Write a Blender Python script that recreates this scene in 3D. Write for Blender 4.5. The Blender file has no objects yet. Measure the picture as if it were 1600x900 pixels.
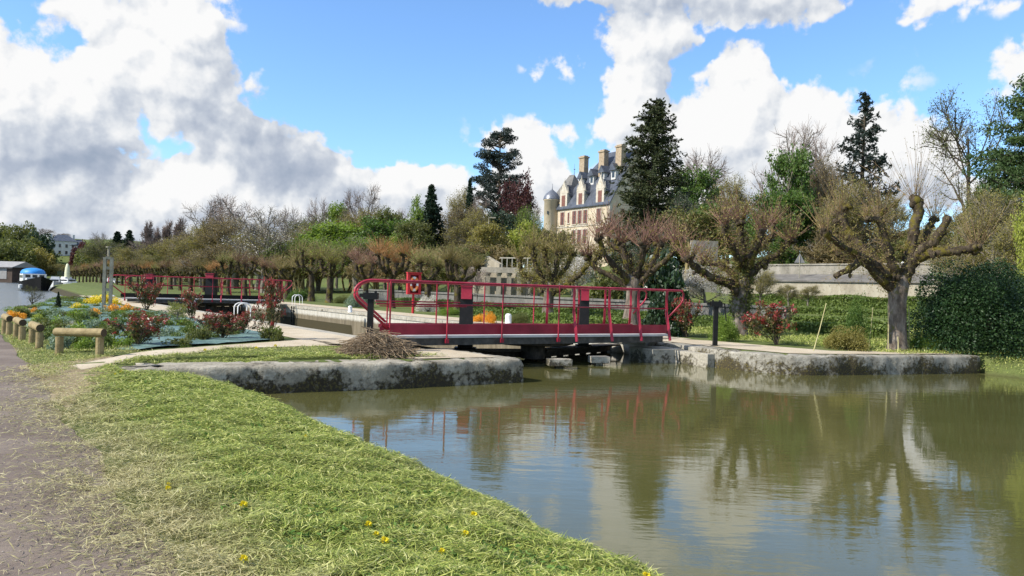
import bpy, math, random
import numpy as np
from mathutils import Vector, Matrix, noise
sc = bpy.context.scene
C = sc.collection
rad = math.radians
# ------------------------------------------------------------------ camera
F_PX = 1200.0
ROLL = rad(1.78); PITCH = 2/1200.0
cr, sr, cp, sp = math.cos(ROLL), math.sin(ROLL), math.cos(PITCH), math.sin(PITCH)
cF = np.array([0, cp, sp]); _r0 = np.array([1.0, 0, 0]); _u0 = np.array([0, -sp, cp])
cR = cr*_r0 + sr*_u0; cU = -sr*_r0 + cr*_u0
EYE = np.array([0, 0, 2.0])
cam_d = bpy.data.cameras.new('camera'); cam = bpy.data.objects.new('camera', cam_d); C.objects.link(cam)
cam_d.sensor_width = 36; cam_d.lens = 36*F_PX/1600; cam_d.clip_start = .1; cam_d.clip_end = 6000
cam.matrix_world = Matrix(((cR[0], cU[0], -cF[0], 0), (cR[1], cU[1], -cF[1], 0), (cR[2], cU[2], -cF[2], 2.0), (0, 0, 0, 1)))
sc.camera = cam
def ray(px, py): return cF + cR*((px-800)/F_PX) - cU*((py-450)/F_PX)
def atD(px, py, D):
    d = ray(px, py); return EYE + d*(D/d[1])
def atz(px, py, z):
    d = ray(px, py); return EYE + d*((z-2.0)/d[2])
# lock axes: s runs along the lock away from the camera, t across it
uS = np.array([-.585, .811]); uS /= np.linalg.norm(uS); uT = np.array([uS[1], -uS[0]])
def st(s, t, z=0.0): return np.array([uS[0]*s+uT[0]*t, uS[1]*s+uT[1]*t, z])
def to_st(x, y): return uS[0]*x+uS[1]*y, uT[0]*x+uT[1]*y
# ------------------------------------------------------------------ sun, exposure
SUN_AZ = math.atan2(-.90, -.36); SUN_EL = rad(41)
sun_dir = Vector((math.sin(SUN_AZ)*math.cos(SUN_EL), math.cos(SUN_AZ)*math.cos(SUN_EL), math.sin(SUN_EL)))
sl = bpy.data.lights.new('sun', 'SUN'); sl.energy = 5.0; sl.angle = rad(.55); sl.color = (1, .945, .85)
so = bpy.data.objects.new('sun', sl); C.objects.link(so); so.rotation_euler = sun_dir.to_track_quat('Z', 'Y').to_euler()
so.location = (-30, -10, 40)
vs = sc.view_settings; vs.view_transform = 'Standard'; vs.look = 'None'; vs.exposure = 0.35; vs.gamma = 1
try: vs.use_curve_mapping = False
except Exception: pass
sc.render.engine = 'CYCLES'
sc.cycles.max_bounces = 6; sc.cycles.diffuse_bounces = 2; sc.cycles.glossy_bounces = 3; sc.cycles.transmission_bounces = 3
sc.cycles.transparent_max_bounces = 6; sc.cycles.caustics_reflective = False; sc.cycles.caustics_refractive = False
sc.cycles.use_denoising = True
# ------------------------------------------------------------------ world: sky texture and cumulus clouds by direction
w = bpy.data.worlds.new('World'); sc.world = w; w.use_nodes = True
nt = w.node_tree; nt.nodes.clear(); N = nt.nodes; Lk = nt.links
def nd(tree, typ, **kw):
    n = tree.nodes.new(typ)
    for k, v in kw.items(): setattr(n, k, v)
    return n
def mth(tree, op, a, b=None, c=None, clamp=False):
    n = tree.nodes.new('ShaderNodeMath'); n.operation = op; n.use_clamp = clamp
    for i, v in enumerate((a, b, c)):
        if v is None: continue
        if isinstance(v, (int, float)): n.inputs[i].default_value = v
        else: tree.links.new(v, n.inputs[i])
    return n.outputs[0]
def azel(px, py):
    d = ray(px, py); d = d/np.linalg.norm(d); return math.atan2(d[0], d[1]), math.asin(d[2])
# cloud masses: (px, py, rx, ry, weight); used only as directions on the sky
CL = [(245, 60, 95, 110, 1.1), (298, 45, 40, 85, .9), (110, 15, 35, 25, .7), (50, 125, 105, 65, 1.1), (40, 215, 120, 80, 1.2),
      (120, 215, 50, 60, .7), (215, 110, 75, 50, .8), (275, 165, 50, 45, .8), (330, 150, 70, 45, .8), (365, 215, 65, 42, .9),
      (415, 230, 80, 40, 1.0), (470, 265, 70, 32, .9), (525, 262, 32, 32, .8), (535, 290, 45, 30, .7), (290, 275, 55, 26, 1.0),
      (360, 285, 110, 40, .9), (150, 300, 130, 38, .9), (40, 310, 90, 32, .9), (60, 345, 150, 28, 1.), (260, 330, 160, 30, .9),
      (420, 320, 130, 35, .8), (560, 290, 60, 28, .6), (610, 290, 60, 30, .7), (660, 272, 55, 25, .8), (690, 300, 70, 35, .8),
      (820, 235, 28, 34, .9), (850, 262, 34, 28, .9), (810, 290, 60, 40, .8), (865, 98, 48, 22, .5), (830, 205, 110, 25, .35),
      (760, 225, 60, 14, .3), (985, 50, 45, 42, 1.1), (1055, 45, 45, 35, 1.0), (1012, 100, 50, 50, 1.1), (985, 150, 45, 50, 1.),
      (1010, 200, 70, 50, 1.), (1160, 115, 38, 40, 1.0), (1150, 170, 70, 60, 1.1), (1090, 210, 75, 55, 1.0), (1200, 210, 90, 60, 1.1),
      (1275, 180, 50, 42, 1.), (1300, 235, 90, 50, 1.), (1390, 225, 80, 48, 1.1), (1440, 255, 60, 40, .9), (120, 385, 260, 45, .8), (480, 365, 220, 40, .7), (1330, 290, 200, 50, .8), (1150, 290, 170, 55, .8), (640, 335, 200, 45, .8), (950, 300, 120, 50, .6),
      (1190, 5, 110, 34, 1.0), (1000, -12, 130, 22, .9), (870, -15, 80, 22, .7), (1465, 8, 55, 28, .8), (1590, 110, 48, 34, .75), (1580, 10, 30, 14, .3),
      (1390, 130, 50, 40, .22), (1120, 235, 90, 50, .9)]
def build_cloud_group():
    g = bpy.data.node_groups.new('cloud_mass', 'ShaderNodeTree')
    g.interface.new_socket('P', in_out='INPUT', socket_type='NodeSocketVector')
    g.interface.new_socket('D', in_out='OUTPUT', socket_type='NodeSocketFloat')
    gi = g.nodes.new('NodeGroupInput'); go = g.nodes.new('NodeGroupOutput'); P = gi.outputs[0]
    acc = None
    for (px, py, rx, ry, wt) in CL:
        a, e = azel(px, py)
        kx, ky = F_PX/(1.29*rx), F_PX/(1.29*ry)
        mp = nd(g, 'ShaderNodeVectorMath', operation='MULTIPLY_ADD'); g.links.new(P, mp.inputs[0]); mp.inputs[1].default_value = (kx, ky, 0); mp.inputs[2].default_value = (-a*kx, -e*ky, 0)
        gr = nd(g, 'ShaderNodeTexGradient', gradient_type='SPHERICAL'); g.links.new(mp.outputs[0], gr.inputs[0])
        acc = mth(g, 'MULTIPLY_ADD', gr.outputs['Fac'], wt, acc if acc is not None else 0.0)
    # elsewhere in the sky (outside the photograph): loose cumulus
    sep = nd(g, 'ShaderNodeSeparateXYZ'); g.links.new(P, sep.inputs[0])
    aa = mth(g, 'ABSOLUTE', mth(g, 'ADD', sep.outputs[0], -.0))
    o1 = mth(g, 'SMOOTHSTEP', aa, None) if False else None
    mr = nd(g, 'ShaderNodeMapRange'); mr.inputs[1].default_value = .66; mr.inputs[2].default_value = .85; g.links.new(aa, mr.inputs[0])
    mr2 = nd(g, 'ShaderNodeMapRange'); mr2.inputs[1].default_value = .44; mr2.inputs[2].default_value = .6; g.links.new(sep.outputs[1], mr2.inputs[0])
    om = mth(g, 'MAXIMUM', mr.outputs[0], mr2.outputs[0])
    nz = nd(g, 'ShaderNodeTexNoise', noise_dimensions='2D'); nz.inputs['Scale'].default_value = 3.1; nz.inputs['Detail'].default_value = 2; g.links.new(P, nz.inputs['Vector'])
    other = mth(g, 'MULTIPLY', mth(g, 'MULTIPLY', mth(g, 'ADD', nz.outputs['Fac'], -.47), 4.0), om)
    tot = mth(g, 'ADD', acc, mth(g, 'MAXIMUM', other, 0.0))
    g.links.new(tot, go.inputs[0]); return g
cg = build_cloud_group()
tc = nd(nt, 'ShaderNodeTexCoord'); sp_ = nd(nt, 'ShaderNodeSeparateXYZ'); Lk.new(tc.outputs['Generated'], sp_.inputs[0])
az = mth(nt, 'ARCTAN2', sp_.outputs[0], sp_.outputs[1]); el = mth(nt, 'ARCSINE', sp_.outputs[2])
P0 = nd(nt, 'ShaderNodeCombineXYZ'); Lk.new(az, P0.inputs[0]); Lk.new(el, P0.inputs[1])
def noise2(scale, detail, rough, vec, out='Fac'):
    n = nd(nt, 'ShaderNodeTexNoise', noise_dimensions='2D'); n.inputs['Scale'].default_value = scale; n.inputs['Detail'].default_value = detail; n.inputs['Roughness'].default_value = rough
    Lk.new(vec, n.inputs['Vector']); return n.outputs[out]
wz = noise2(11, 4, .6, P0.outputs[0], 'Color')
v1 = nd(nt, 'ShaderNodeVectorMath', operation='SUBTRACT'); Lk.new(wz, v1.inputs[0]); v1.inputs[1].default_value = (.5, .5, .5)
v2 = nd(nt, 'ShaderNodeVectorMath', operation='MULTIPLY_ADD'); Lk.new(v1.outputs[0], v2.inputs[0]); v2.inputs[1].default_value = (.06, .05, 0); Lk.new(P0.outputs[0], v2.inputs[2])
PW = v2.outputs[0]
def voff(v, off):
    n = nd(nt, 'ShaderNodeVectorMath', operation='ADD'); Lk.new(v, n.inputs[0]); n.inputs[1].default_value = (*off, 0); return n.outputs[0]
def mass(vec):
    g = nd(nt, 'ShaderNodeGroup'); g.node_tree = cg; Lk.new(vec, g.inputs[0]); return g.outputs[0]
def billow(vec):
    o = []
    for sc_, rnd_ in ((24, 1), (58, 1)):
        v = nd(nt, 'ShaderNodeTexVoronoi', voronoi_dimensions='2D', feature='F1'); v.inputs['Scale'].default_value = sc_; Lk.new(vec, v.inputs['Vector']); o.append(v.outputs['Distance'])
    return mth(nt, 'MULTIPLY_ADD', o[0], -.50, mth(nt, 'MULTIPLY', o[1], -.26))
fn = noise2(30, 6, .62, P0.outputs[0]); fn_b = noise2(30, 3, .55, voff(P0.outputs[0], (-.008, .010)))
LOFF = (-.010, .014)
m0 = mass(PW); m1 = mass(voff(PW, (-.022, .030)))
b0 = billow(PW); b1 = billow(voff(PW, LOFF))
fz = mth(nt, 'MULTIPLY', mth(nt, 'ADD', fn, -.5), .85)
d0 = mth(nt, 'ADD', mth(nt, 'ADD', m0, b0), mth(nt, 'ADD', fz, .20))
mask = nd(nt, 'ShaderNodeMapRange', interpolation_type='SMOOTHSTEP'); mask.inputs[1].default_value = -.02; mask.inputs[2].default_value = .27; Lk.new(d0, mask.inputs[0])
near_m = nd(nt, 'ShaderNodeMapRange'); near_m.inputs[1].default_value = .02; near_m.inputs[2].default_value = .16; Lk.new(m0, near_m.inputs[0])
relief = mth(nt, 'ADD', mth(nt, 'MULTIPLY', mth(nt, 'SUBTRACT', m0, m1), .27), mth(nt, 'MULTIPLY', mth(nt, 'SUBTRACT', b0, b1), .55))
relief = mth(nt, 'ADD', relief, mth(nt, 'MULTIPLY', mth(nt, 'SUBTRACT', fn, fn_b), .55))
thick = nd(nt, 'ShaderNodeMapRange'); thick.inputs[1].default_value = .4; thick.inputs[2].default_value = 2.4; Lk.new(m1, thick.inputs[0])
lit = mth(nt, 'ADD', relief, mth(nt, 'SUBTRACT', .83, mth(nt, 'MULTIPLY', thick.outputs[0], .17)))
gz_ = noise2(4.1, 3, .5, voff(P0.outputs[0], (.37, .21)))
lit = mth(nt, 'ADD', lit, mth(nt, 'MULTIPLY', mth(nt, 'ADD', gz_, -.5), .55))
DARK = [(60, 258, 90, 42, .42), (430, 240, 90, 36, .42), (510, 280, 60, 24, .45), (400, 190, 50, 36, .28), (160, 250, 50, 34, .25), (100, 330, 170, 14, .3), (1180, 8, 120, 22, .35), (960, -8, 150, 26, .45)]
for (px, py, rx, ry, wt) in DARK:
    a, e = azel(px, py)
    kx, ky = F_PX/(1.5*rx), F_PX/(1.5*ry)
    mp = nd(nt, 'ShaderNodeVectorMath', operation='MULTIPLY_ADD'); Lk.new(PW, mp.inputs[0]); mp.inputs[1].default_value = (kx, ky, 0); mp.inputs[2].default_value = (-a*kx, -e*ky, 0)
    gr = nd(nt, 'ShaderNodeTexGradient', gradient_type='SPHERICAL'); Lk.new(mp.outputs[0], gr.inputs[0])
    lit = mth(nt, 'MULTIPLY_ADD', gr.outputs['Fac'], -wt, lit)
ramp = nd(nt, 'ShaderNodeValToRGB'); Lk.new(lit, ramp.inputs[0])
cr_ = ramp.color_ramp; cr_.elements[0].position = .0; cr_.elements[0].color = (.36, .43, .55, 1); cr_.elements[1].position = .95; cr_.elements[1].color = (1, 1, 1, 1)
for p_, c_ in ((.3, (.47, .53, .64)), (.55, (.64, .69, .77)), (.75, (.85, .875, .91))):
    e_ = cr_.elements.new(p_); e_.color = (*c_, 1)
sky = nd(nt, 'ShaderNodeTexSky', sky_type='NISHITA'); sky.sun_disc = False; sky.sun_elevation = SUN_EL; sky.sun_rotation = SUN_AZ % (2*math.pi)
sky.air_density = 1.0; sky.dust_density = .35; sky.ozone_density = 2.2
tint = nd(nt, 'ShaderNodeMix', data_type='RGBA', blend_type='MULTIPLY'); tint.inputs[0].default_value = 1; Lk.new(sky.outputs[0], tint.inputs[6]); tint.inputs[7].default_value = (1.0, 1.25, 1.50, 1)
bg1 = nd(nt, 'ShaderNodeBackground'); bg1.inputs[1].default_value = .13; Lk.new(tint.outputs[2], bg1.inputs[0])
bg2 = nd(nt, 'ShaderNodeBackground'); bg2.inputs[1].default_value = .76; Lk.new(ramp.outputs[0], bg2.inputs[0])
above = nd(nt, 'ShaderNodeMapRange'); above.inputs[1].default_value = -.02; above.inputs[2].default_value = .0; Lk.new(sp_.outputs[2], above.inputs[0])
mx = nd(nt, 'ShaderNodeMixShader'); Lk.new(mth(nt, 'MULTIPLY', mth(nt, 'MULTIPLY', mask.outputs[0], near_m.outputs[0]), above.outputs[0]), mx.inputs[0]); Lk.new(bg1.outputs[0], mx.inputs[1]); Lk.new(bg2.outputs[0], mx.inputs[2])
wo = nd(nt, 'ShaderNodeOutputWorld'); Lk.new(mx.outputs[0], wo.inputs[0])
w.cycles.sampling_method = 'MANUAL'; w.cycles.sample_map_resolution = 512
# ------------------------------------------------------------------ materials
MATS = {}
def ramp_node(t, cols, src, pos=None, interp='LINEAR'):
    r = nd(t, 'ShaderNodeValToRGB'); r.color_ramp.interpolation = interp
    k = len(cols); pos = pos or [i/(k-1) for i in range(k)]
    r.color_ramp.elements[0].position = pos[0]; r.color_ramp.elements[0].color = (*cols[0], 1)
    r.color_ramp.elements[1].position = pos[-1]; r.color_ramp.elements[1].color = (*cols[-1], 1)
    for i in range(1, k-1):
        e = r.color_ramp.elements.new(pos[i]); e.color = (*cols[i], 1)
    t.links.new(src, r.inputs[0]); return r.outputs[0]
def newmat(name):
    m = bpy.data.materials.new(name); m.use_nodes = True; t = m.node_tree
    b = next(n for n in t.nodes if n.type == 'BSDF_PRINCIPLED'); MATS[name] = m; return m, t, b
def noise_n(t, scale, detail=4, rough=.55, coord='Object', dist=0, vec=None):
    n = nd(t, 'ShaderNodeTexNoise'); n.inputs['Scale'].default_value = scale; n.inputs['Detail'].default_value = detail; n.inputs['Roughness'].default_value = rough; n.inputs['Distortion'].default_value = dist
    if vec is None:
        c = nd(t, 'ShaderNodeTexCoord'); vec = c.outputs[coord]
    t.links.new(vec, n.inputs['Vector']); return n.outputs['Fac']
def mixc(t, f, a, b, typ='MIX'):
    n = nd(t, 'ShaderNodeMix', data_type='RGBA', blend_type=typ)
    for i, v in ((0, f), (6, a), (7, b)):
        if isinstance(v, (int, float)): n.inputs[i].default_value = v
        elif isinstance(v, tuple): n.inputs[i].default_value = (*v, 1)
        else: t.links.new(v, n.inputs[i])
    return n.outputs[2]
def bump(t, b, h, strength=.3, dist=.02):
    n = nd(t, 'ShaderNodeBump'); n.inputs['Strength'].default_value = strength; n.inputs['Distance'].default_value = dist
    t.links.new(h, n.inputs['Height']); t.links.new(n.outputs[0], b.inputs['Normal'])
def simple(name, cols, scale=8, rough=.7, metal=0, bmp=.15, detail=5, spec=.4, pos=None):
    m, t, b = newmat(name)
    f = noise_n(t, scale, detail, .6)
    t.links.new(ramp_node(t, cols, f, pos or [.3+.4*i/(len(cols)-1) for i in range(len(cols))]), b.inputs['Base Color'])
    b.inputs['Roughness'].default_value = rough; b.inputs['Metallic'].default_value = metal; b.inputs['Specular IOR Level'].default_value = spec
    if bmp: bump(t, b, noise_n(t, scale*4, 4), bmp, .02)
    return m
def leafmat(name, cols, trans=.35, rough=.55, spec=.35, clump=.6):
    m, t, b = newmat(name)
    g = nd(t, 'ShaderNodeNewGeometry'); oi = nd(t, 'ShaderNodeObjectInfo')
    f = mth(t, 'FRACT', mth(t, 'ADD', g.outputs['Random Per Island'], oi.outputs['Random']))
    n = noise_n(t, clump, 2)
    f2 = mth(t, 'ADD', mth(t, 'MULTIPLY', f, .65), mth(t, 'MULTIPLY', mth(t, 'MULTIPLY_ADD', n, 2.4, -.7), .35), clamp=True)
    col = ramp_node(t, cols, f2)
    t.links.new(col, b.inputs['Base Color']); b.inputs['Roughness'].default_value = rough; b.inputs['Specular IOR Level'].default_value = spec
    tr = nd(t, 'ShaderNodeBsdfTranslucent'); br = mixc(t, 1.0, col, (1.5, 1.5, .9), 'MULTIPLY'); t.links.new(br, tr.inputs[0])
    ms = nd(t, 'ShaderNodeMixShader'); ms.inputs[0].default_value = trans
    out = next(x for x in t.nodes if x.type == 'OUTPUT_MATERIAL')
    t.links.new(b.outputs[0], ms.inputs[1]); t.links.new(tr.outputs[0], ms.inputs[2]); t.links.new(ms.outputs[0], out.inputs[0])
    return m
# ------------------------------------------------------------------ mesh helpers
class MB:
    def __init__(self): self.v = []; self.f4 = []; self.f3 = []; self.fn = []; self.n = 0
    def add(self, v, f4=None, f3=None):
        v = np.asarray(v, float).reshape(-1, 3); self.v.append(v)
        if f4 is not None and len(f4): self.f4.append(np.asarray(f4, int).reshape(-1, 4)+self.n)
        if f3 is not None and len(f3): self.f3.append(np.asarray(f3, int).reshape(-1, 3)+self.n)
        self.n += len(v); return self
    def box(self, c, d, rz=0, M=None, taper=1.0):
        x, y, z = d[0]/2, d[1]/2, d[2]/2
        v = np.array([[sx*x*(taper if sz > 0 else 1), sy*y*(taper if sz > 0 else 1), sz*z] for sz in (-1, 1) for sx, sy in ((-1, -1), (1, -1), (1, 1), (-1, 1))])
        if M is not None: v = v @ np.asarray(M).T
        if rz: c_, s_ = math.cos(rz), math.sin(rz); v = v @ np.array([[c_, s_, 0], [-s_, c_, 0], [0, 0, 1]])
        v = v+np.asarray(c, float)
        return self.add(v, [[0, 3, 2, 1], [4, 5, 6, 7], [0, 1, 5, 4], [1, 2, 6, 5], [2, 3, 7, 6], [3, 0, 4, 7]])
    def beam(self, a, b, wd, ht):   # box from a to b
        a = np.asarray(a, float); b = np.asarray(b, float); d = b-a; L = np.linalg.norm(d); d = d/L
        up = np.array([0, 0, 1.0]) if abs(d[2]) < .95 else np.array([0, 1.0, 0])
        r = np.cross(d, up); r /= np.linalg.norm(r); u2 = np.cross(r, d)
        return self.box((a+b)/2, (wd, L, ht), M=np.stack([r, d, u2], 1))
    def tube(self, pts, r, sides=8, cap=True):
        pts = np.asarray(pts, float); m = len(pts); r = np.broadcast_to(np.asarray(r, float), (m,))
        V, F = strands(pts[None], r[None], sides); self.add(V, F)
        if cap:
            base = self.n-len(V)
            for e, k in ((0, 0), (m-1, (m-1)*sides)):
                self.v.append(pts[e][None]); ci = self.n; self.n += 1
                self.f3.append(np.array([[ci, base+k+j, base+k+(j+1) % sides] for j in range(sides)]))
        return self
    def cyl(self, c, r, h, sides=16, r2=None): return self.tube([c, (c[0], c[1], c[2]+h)], [r, r if r2 is None else r2], sides)
    def lathe(self, c, prof, sides=20, a0=0, a1=2*math.pi):
        k = len(prof); full = abs(a1-a0-2*math.pi) < 1e-6; ns = sides if full else sides+1
        A = a0+(a1-a0)*np.arange(ns)/sides
        V = np.array([[c[0]+r*math.cos(a), c[1]+r*math.sin(a), c[2]+z] for r, z in prof for a in A]); F = []
        for i in range(k-1):
            for j in range(sides if full else ns-1):
                j2 = (j+1) % ns; F.append([i*ns+j, i*ns+j2, (i+1)*ns+j2, (i+1)*ns+j])
        return self.add(V, F)
    def poly(self, pts, z0, z1, base=None):   # prism on a plan polygon (ngon)
        pts = np.asarray(pts, float); k = len(pts)
        V = np.concatenate([np.c_[pts, np.full(k, z0)], np.c_[pts, np.full(k, z1)]])
        n0 = self.n; self.add(V, [[i, (i+1) % k, k+(i+1) % k, k+i] for i in range(k)])
        self.fn.append([n0+k+i for i in range(k)]); self.fn.append([n0+i for i in range(k)][::-1]); return self
    def ngon(self, pts):
        n0 = self.n; self.add(pts); self.fn.append(list(range(n0, self.n))); return self
    def build(self, name, mat, parent=None, smooth=False):
        me = bpy.data.meshes.new(name); v = np.concatenate(self.v) if self.v else np.zeros((0, 3))
        loops = []; starts = []; tot = 0
        if self.f4:
            q = np.concatenate(self.f4); loops.append(q.ravel()); starts.append(np.arange(len(q))*4); tot = len(q)*4
        if self.f3:
            q = np.concatenate(self.f3); loops.append(q.ravel()); starts.append(tot+np.arange(len(q))*3); tot += len(q)*3
        for f in self.fn:
            loops.append(np.array(f)); starts.append(np.array([tot])); tot += len(f)
        if not loops: raise ValueError(name)
        l = np.concatenate(loops).astype(np.int32); s_ = np.concatenate(starts).astype(np.int32)
        me.vertices.add(len(v)); me.vertices.foreach_set('co', v.astype(np.float32).ravel())
        me.loops.add(len(l)); me.loops.foreach_set('vertex_index', l)
        me.polygons.add(len(s_)); me.polygons.foreach_set('loop_start', s_)
        me.update(calc_edges=True); me.validate()
        me.polygons.foreach_set('use_smooth', np.full(len(me.polygons), bool(smooth)))
        me.materials.append(MATS[mat] if isinstance(mat, str) else mat)
        o = bpy.data.objects.new(name, me); C.objects.link(o)
        if parent: o.parent = parent
        return o
def strands(P, R, sides=3):
    """P (N,m,3) centre lines, R (N,m) radii -> verts, quads"""
    Nn, m, _ = P.shape
    T = np.empty_like(P); T[:, 1:-1] = P[:, 2:]-P[:, :-2]; T[:, 0] = P[:, 1]-P[:, 0]; T[:, -1] = P[:, -1]-P[:, -2]
    T /= np.maximum(np.linalg.norm(T, axis=2, keepdims=True), 1e-9)
    mean = T.mean(1); ref = np.where(np.abs(mean[:, 2:3]) < .8, np.array([[0, 0, 1.0]]), np.array([[1.0, 0, 0]]))[:, None, :]
    A = np.cross(T, ref); A /= np.maximum(np.linalg.norm(A, axis=2, keepdims=True), 1e-9); B = np.cross(T, A)
    ang = np.arange(sides)*2*math.pi/sides
    V = P[:, :, None, :]+R[:, :, None, None]*(np.cos(ang)[None, None, :, None]*A[:, :, None, :]+np.sin(ang)[None, None, :, None]*B[:, :, None, :])
    idx = np.arange(Nn*m*sides).reshape(Nn, m, sides)
    a = idx[:, :-1, :]; b = np.roll(a, -1, axis=2); c = idx[:, 1:, :]; d = np.roll(c, -1, axis=2)
    return V.reshape(-1, 3), np.stack([a, b, d, c], -1).reshape(-1, 4)
def norm_(v): return v/np.maximum(np.linalg.norm(v, axis=-1, keepdims=True), 1e-9)
def leafq(P, size, rng, aspect=.5, D=None, spread=1.0, flat=0.0):
    """rhombic leaf faces at P; D = preferred long-axis direction"""
    n = len(P); size = np.broadcast_to(size, (n,))*rng.uniform(.65, 1.3, n)
    a = rng.normal(size=(n, 3))
    if D is not None: a = norm_(norm_(D)+spread*.5*a)
    a[:, 2] *= (1-flat); a = norm_(a)
    b = rng.normal(size=(n, 3)); b[:, 2] *= (1-flat); b = norm_(np.cross(a, np.cross(b, a)))
    L = (a*size[:, None]*.5); W = b*(size*aspect*.5)[:, None]
    V = np.stack([P-L, P-W+L*.1, P+L, P+W+L*.1], 1).reshape(-1, 3)
    return V, np.arange(4*n).reshape(-1, 4)
def tag(o, label=None, cat=None, group=None, kind=None):
    if label: o['label'] = label
    if cat: o['category'] = cat
    if group: o['group'] = group
    if kind: o['kind'] = kind
    return o
def empty(name, loc, label, cat, group=None, rz=0, scale=None):
    o = bpy.data.objects.new(name, None); C.objects.link(o); o.location = loc; o.rotation_euler = (0, 0, rz); o.empty_display_size = .3
    if scale is not None: o.scale = scale
    return tag(o, label, cat, group)
def copy_tree(o, parent=None):
    c = o.copy(); C.objects.link(c)
    if parent: c.parent = parent
    for ch in list(o.children): copy_tree(ch, c)
    return c
def resample(pts, step):
    pts = np.asarray(pts, float); d = np.r_[0, np.cumsum(np.linalg.norm(np.diff(pts, axis=0), axis=1))]
    k = max(2, int(d[-1]/step)+1); q = np.linspace(0, d[-1], k)
    return np.stack([np.interp(q, d, pts[:, i]) for i in range(pts.shape[1])], 1)
def smoothstep(a, b, x):
    q = np.clip((x-a)/(b-a), 0, 1); return q*q*(3-2*q)
# ------------------------------------------------------------------ ground levels
TW0, TW1 = 9.5, 17.8      # lock walls in t
def sdf(px, py, poly):
    """signed distance, negative inside"""
    poly = np.asarray(poly); d = np.full(px.shape, 1e9); ins = np.zeros(px.shape, bool); k = len(poly)
    for i in range(k):
        a = poly[i]; b = poly[(i+1) % k]; ex, ey = b-a
        wx, wy = px-a[0], py-a[1]; q = np.clip((wx*ex+wy*ey)/(ex*ex+ey*ey+1e-12), 0, 1)
        d = np.minimum(d, (wx-ex*q)**2+(wy-ey*q)**2)
        c = ((a[1] > py) != (b[1] > py)) & (px < (b[0]-a[0])*(py-a[1])/((b[1]-a[1]) if b[1] != a[1] else 1e-9)+a[0])
        ins ^= c
    d = np.sqrt(d); return np.where(ins, -d, d)
S_IN = 13.6
cor_l = st(13.3, 10.12)[:2]; cor_r = st(16.2, TW1)[:2]
BANK = [(1.9, 3.6), (1.12, 4.95), (.7, 5.5), (.3, 6.15), (-.22, 7.0), (-.8, 7.9), (-1.6, 8.95), (-2.75, 10.7), (-4.35, 12.9), (-4.9, 13.4)]
LBLOCK = [(-6.3, 12.62), (-4.9, 13.42), (-2.5, 14.72), (-.1, 16.04)]
RQ = [tuple(cor_r), (5.55, 21.75), (6.0, 20.9), (7.3, 19.75), (9.0, 20.35), (11.2, 21.2), (13.3, 22.0)]
RBANK = [(14.0, 21.0), (16.5, 18.6), (20, 15), (23, 9), (24, 0), (22, -12), (3.6, -12), (2.6, 2)]
BASIN = BANK + [(-2.5, 14.72), (-.1, 16.04), tuple(cor_l), tuple(st(18.9, TW0)[:2]), tuple(st(66, TW0)[:2]), tuple(st(66, TW1)[:2])] + RQ + RBANK
RIVER = [tuple(st(s, t)[:2]) for s, t in ((35, -90), (35.5, -4), (36.5, .2), (50, 2.4), (72, 7.0), (92, 9.5), (150, 12), (172, 14), (188, 20), (230, 22), (268, 22), (276, 10), (270, -5), (300, -30), (380, -160), (140, -160))]
def gz(x, y, carve=True):
    x = np.asarray(x, float); y = np.asarray(y, float)
    s, t = to_st(x, y)
    z = np.interp(t, [-300, -60, 1.2, 3.4, 25, 34, 48, 56, 57, 66, 110, 170, 300, 900], [0, .3, .4, .5, .5, .8, 1.35, 1.6, 2.2, 3.6, 9, 11, 16, 26])
    far = smoothstep(60, 200, s)
    z = z*(1-.35*far*(t > 25))
    z = z+15*np.exp(-(((x+215)/95)**2+((y-400)/70)**2))+16*np.exp(-(((x+330)/120)**2+((y-480)/140)**2))+3*np.exp(-(((x+60)/60)**2+((y-250)/60)**2))
    if carve:
        d = sdf(x, y, BASIN)
        quay = np.minimum(np.where(t > 8.6, np.abs(t-TW0), 9), 9) < 0
        near_quay = (x > -4.6) & (np.minimum(np.minimum(dist_line(x, y, LBLOCK+[tuple(cor_l)]), dist_line(x, y, [tuple(cor_l), tuple(st(18.9, TW0)[:2]), tuple(st(66, TW0)[:2]), tuple(st(66, TW1)[:2])]+RQ)), 99) <= d+.01)
        zb = np.where(near_quay, np.where(d < .42, -1.4, z), np.interp(d, [0, .06, .3, .8, 1.7], [-.35, -.02, .22, .36, .42]))
        zb = np.where(near_quay, zb, np.where(d < 1.7, np.minimum(zb, z), z))
        # ground lies low along the face of the left block, and stays under its top
        fl = dist_line(x, y, [(-6.6, 12.5), (-4.9, 13.42), (-2.5, 14.72), (-.1, 16.04), tuple(cor_l)]); side = (x+6.3)*(.80)-(y-12.62)*1.4 > 0
        z = np.where(side & (fl < 2.4) & (s < 14.7) & (d > 0), np.minimum(z, np.interp(fl, [0, .5, 1.2, 2.4], [.0, .03, .15, .42])), z)
        z = np.where(~side & (fl < 1.05) & (s < 15) & (d > -.3), np.minimum(z, .40), z)
        z = np.where(d < 0, np.where(s > 19, -3.2, -.9), zb)
        d2 = sdf(x, y, RIVER)
        z = np.where(d2 < 0, -2.0, np.where(d2 < 4, np.minimum(z, np.interp(d2, [0, 1.2, 4], [-1.0, .1, .55])), z))
    return z
def dist_line(x, y, pl):
    d = np.full(np.shape(x), 1e9)
    for a, b in zip(pl[:-1], pl[1:]):
        ex, ey = b[0]-a[0], b[1]-a[1]; wx, wy = x-a[0], y-a[1]; q = np.clip((wx*ex+wy*ey)/(ex*ex+ey*ey), 0, 1)
        d = np.minimum(d, np.hypot(wx-ex*q, wy-ey*q))
    return d
def g1(x, y, carve=True): return float(gz(np.array([x]), np.array([y]), carve)[0])
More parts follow.
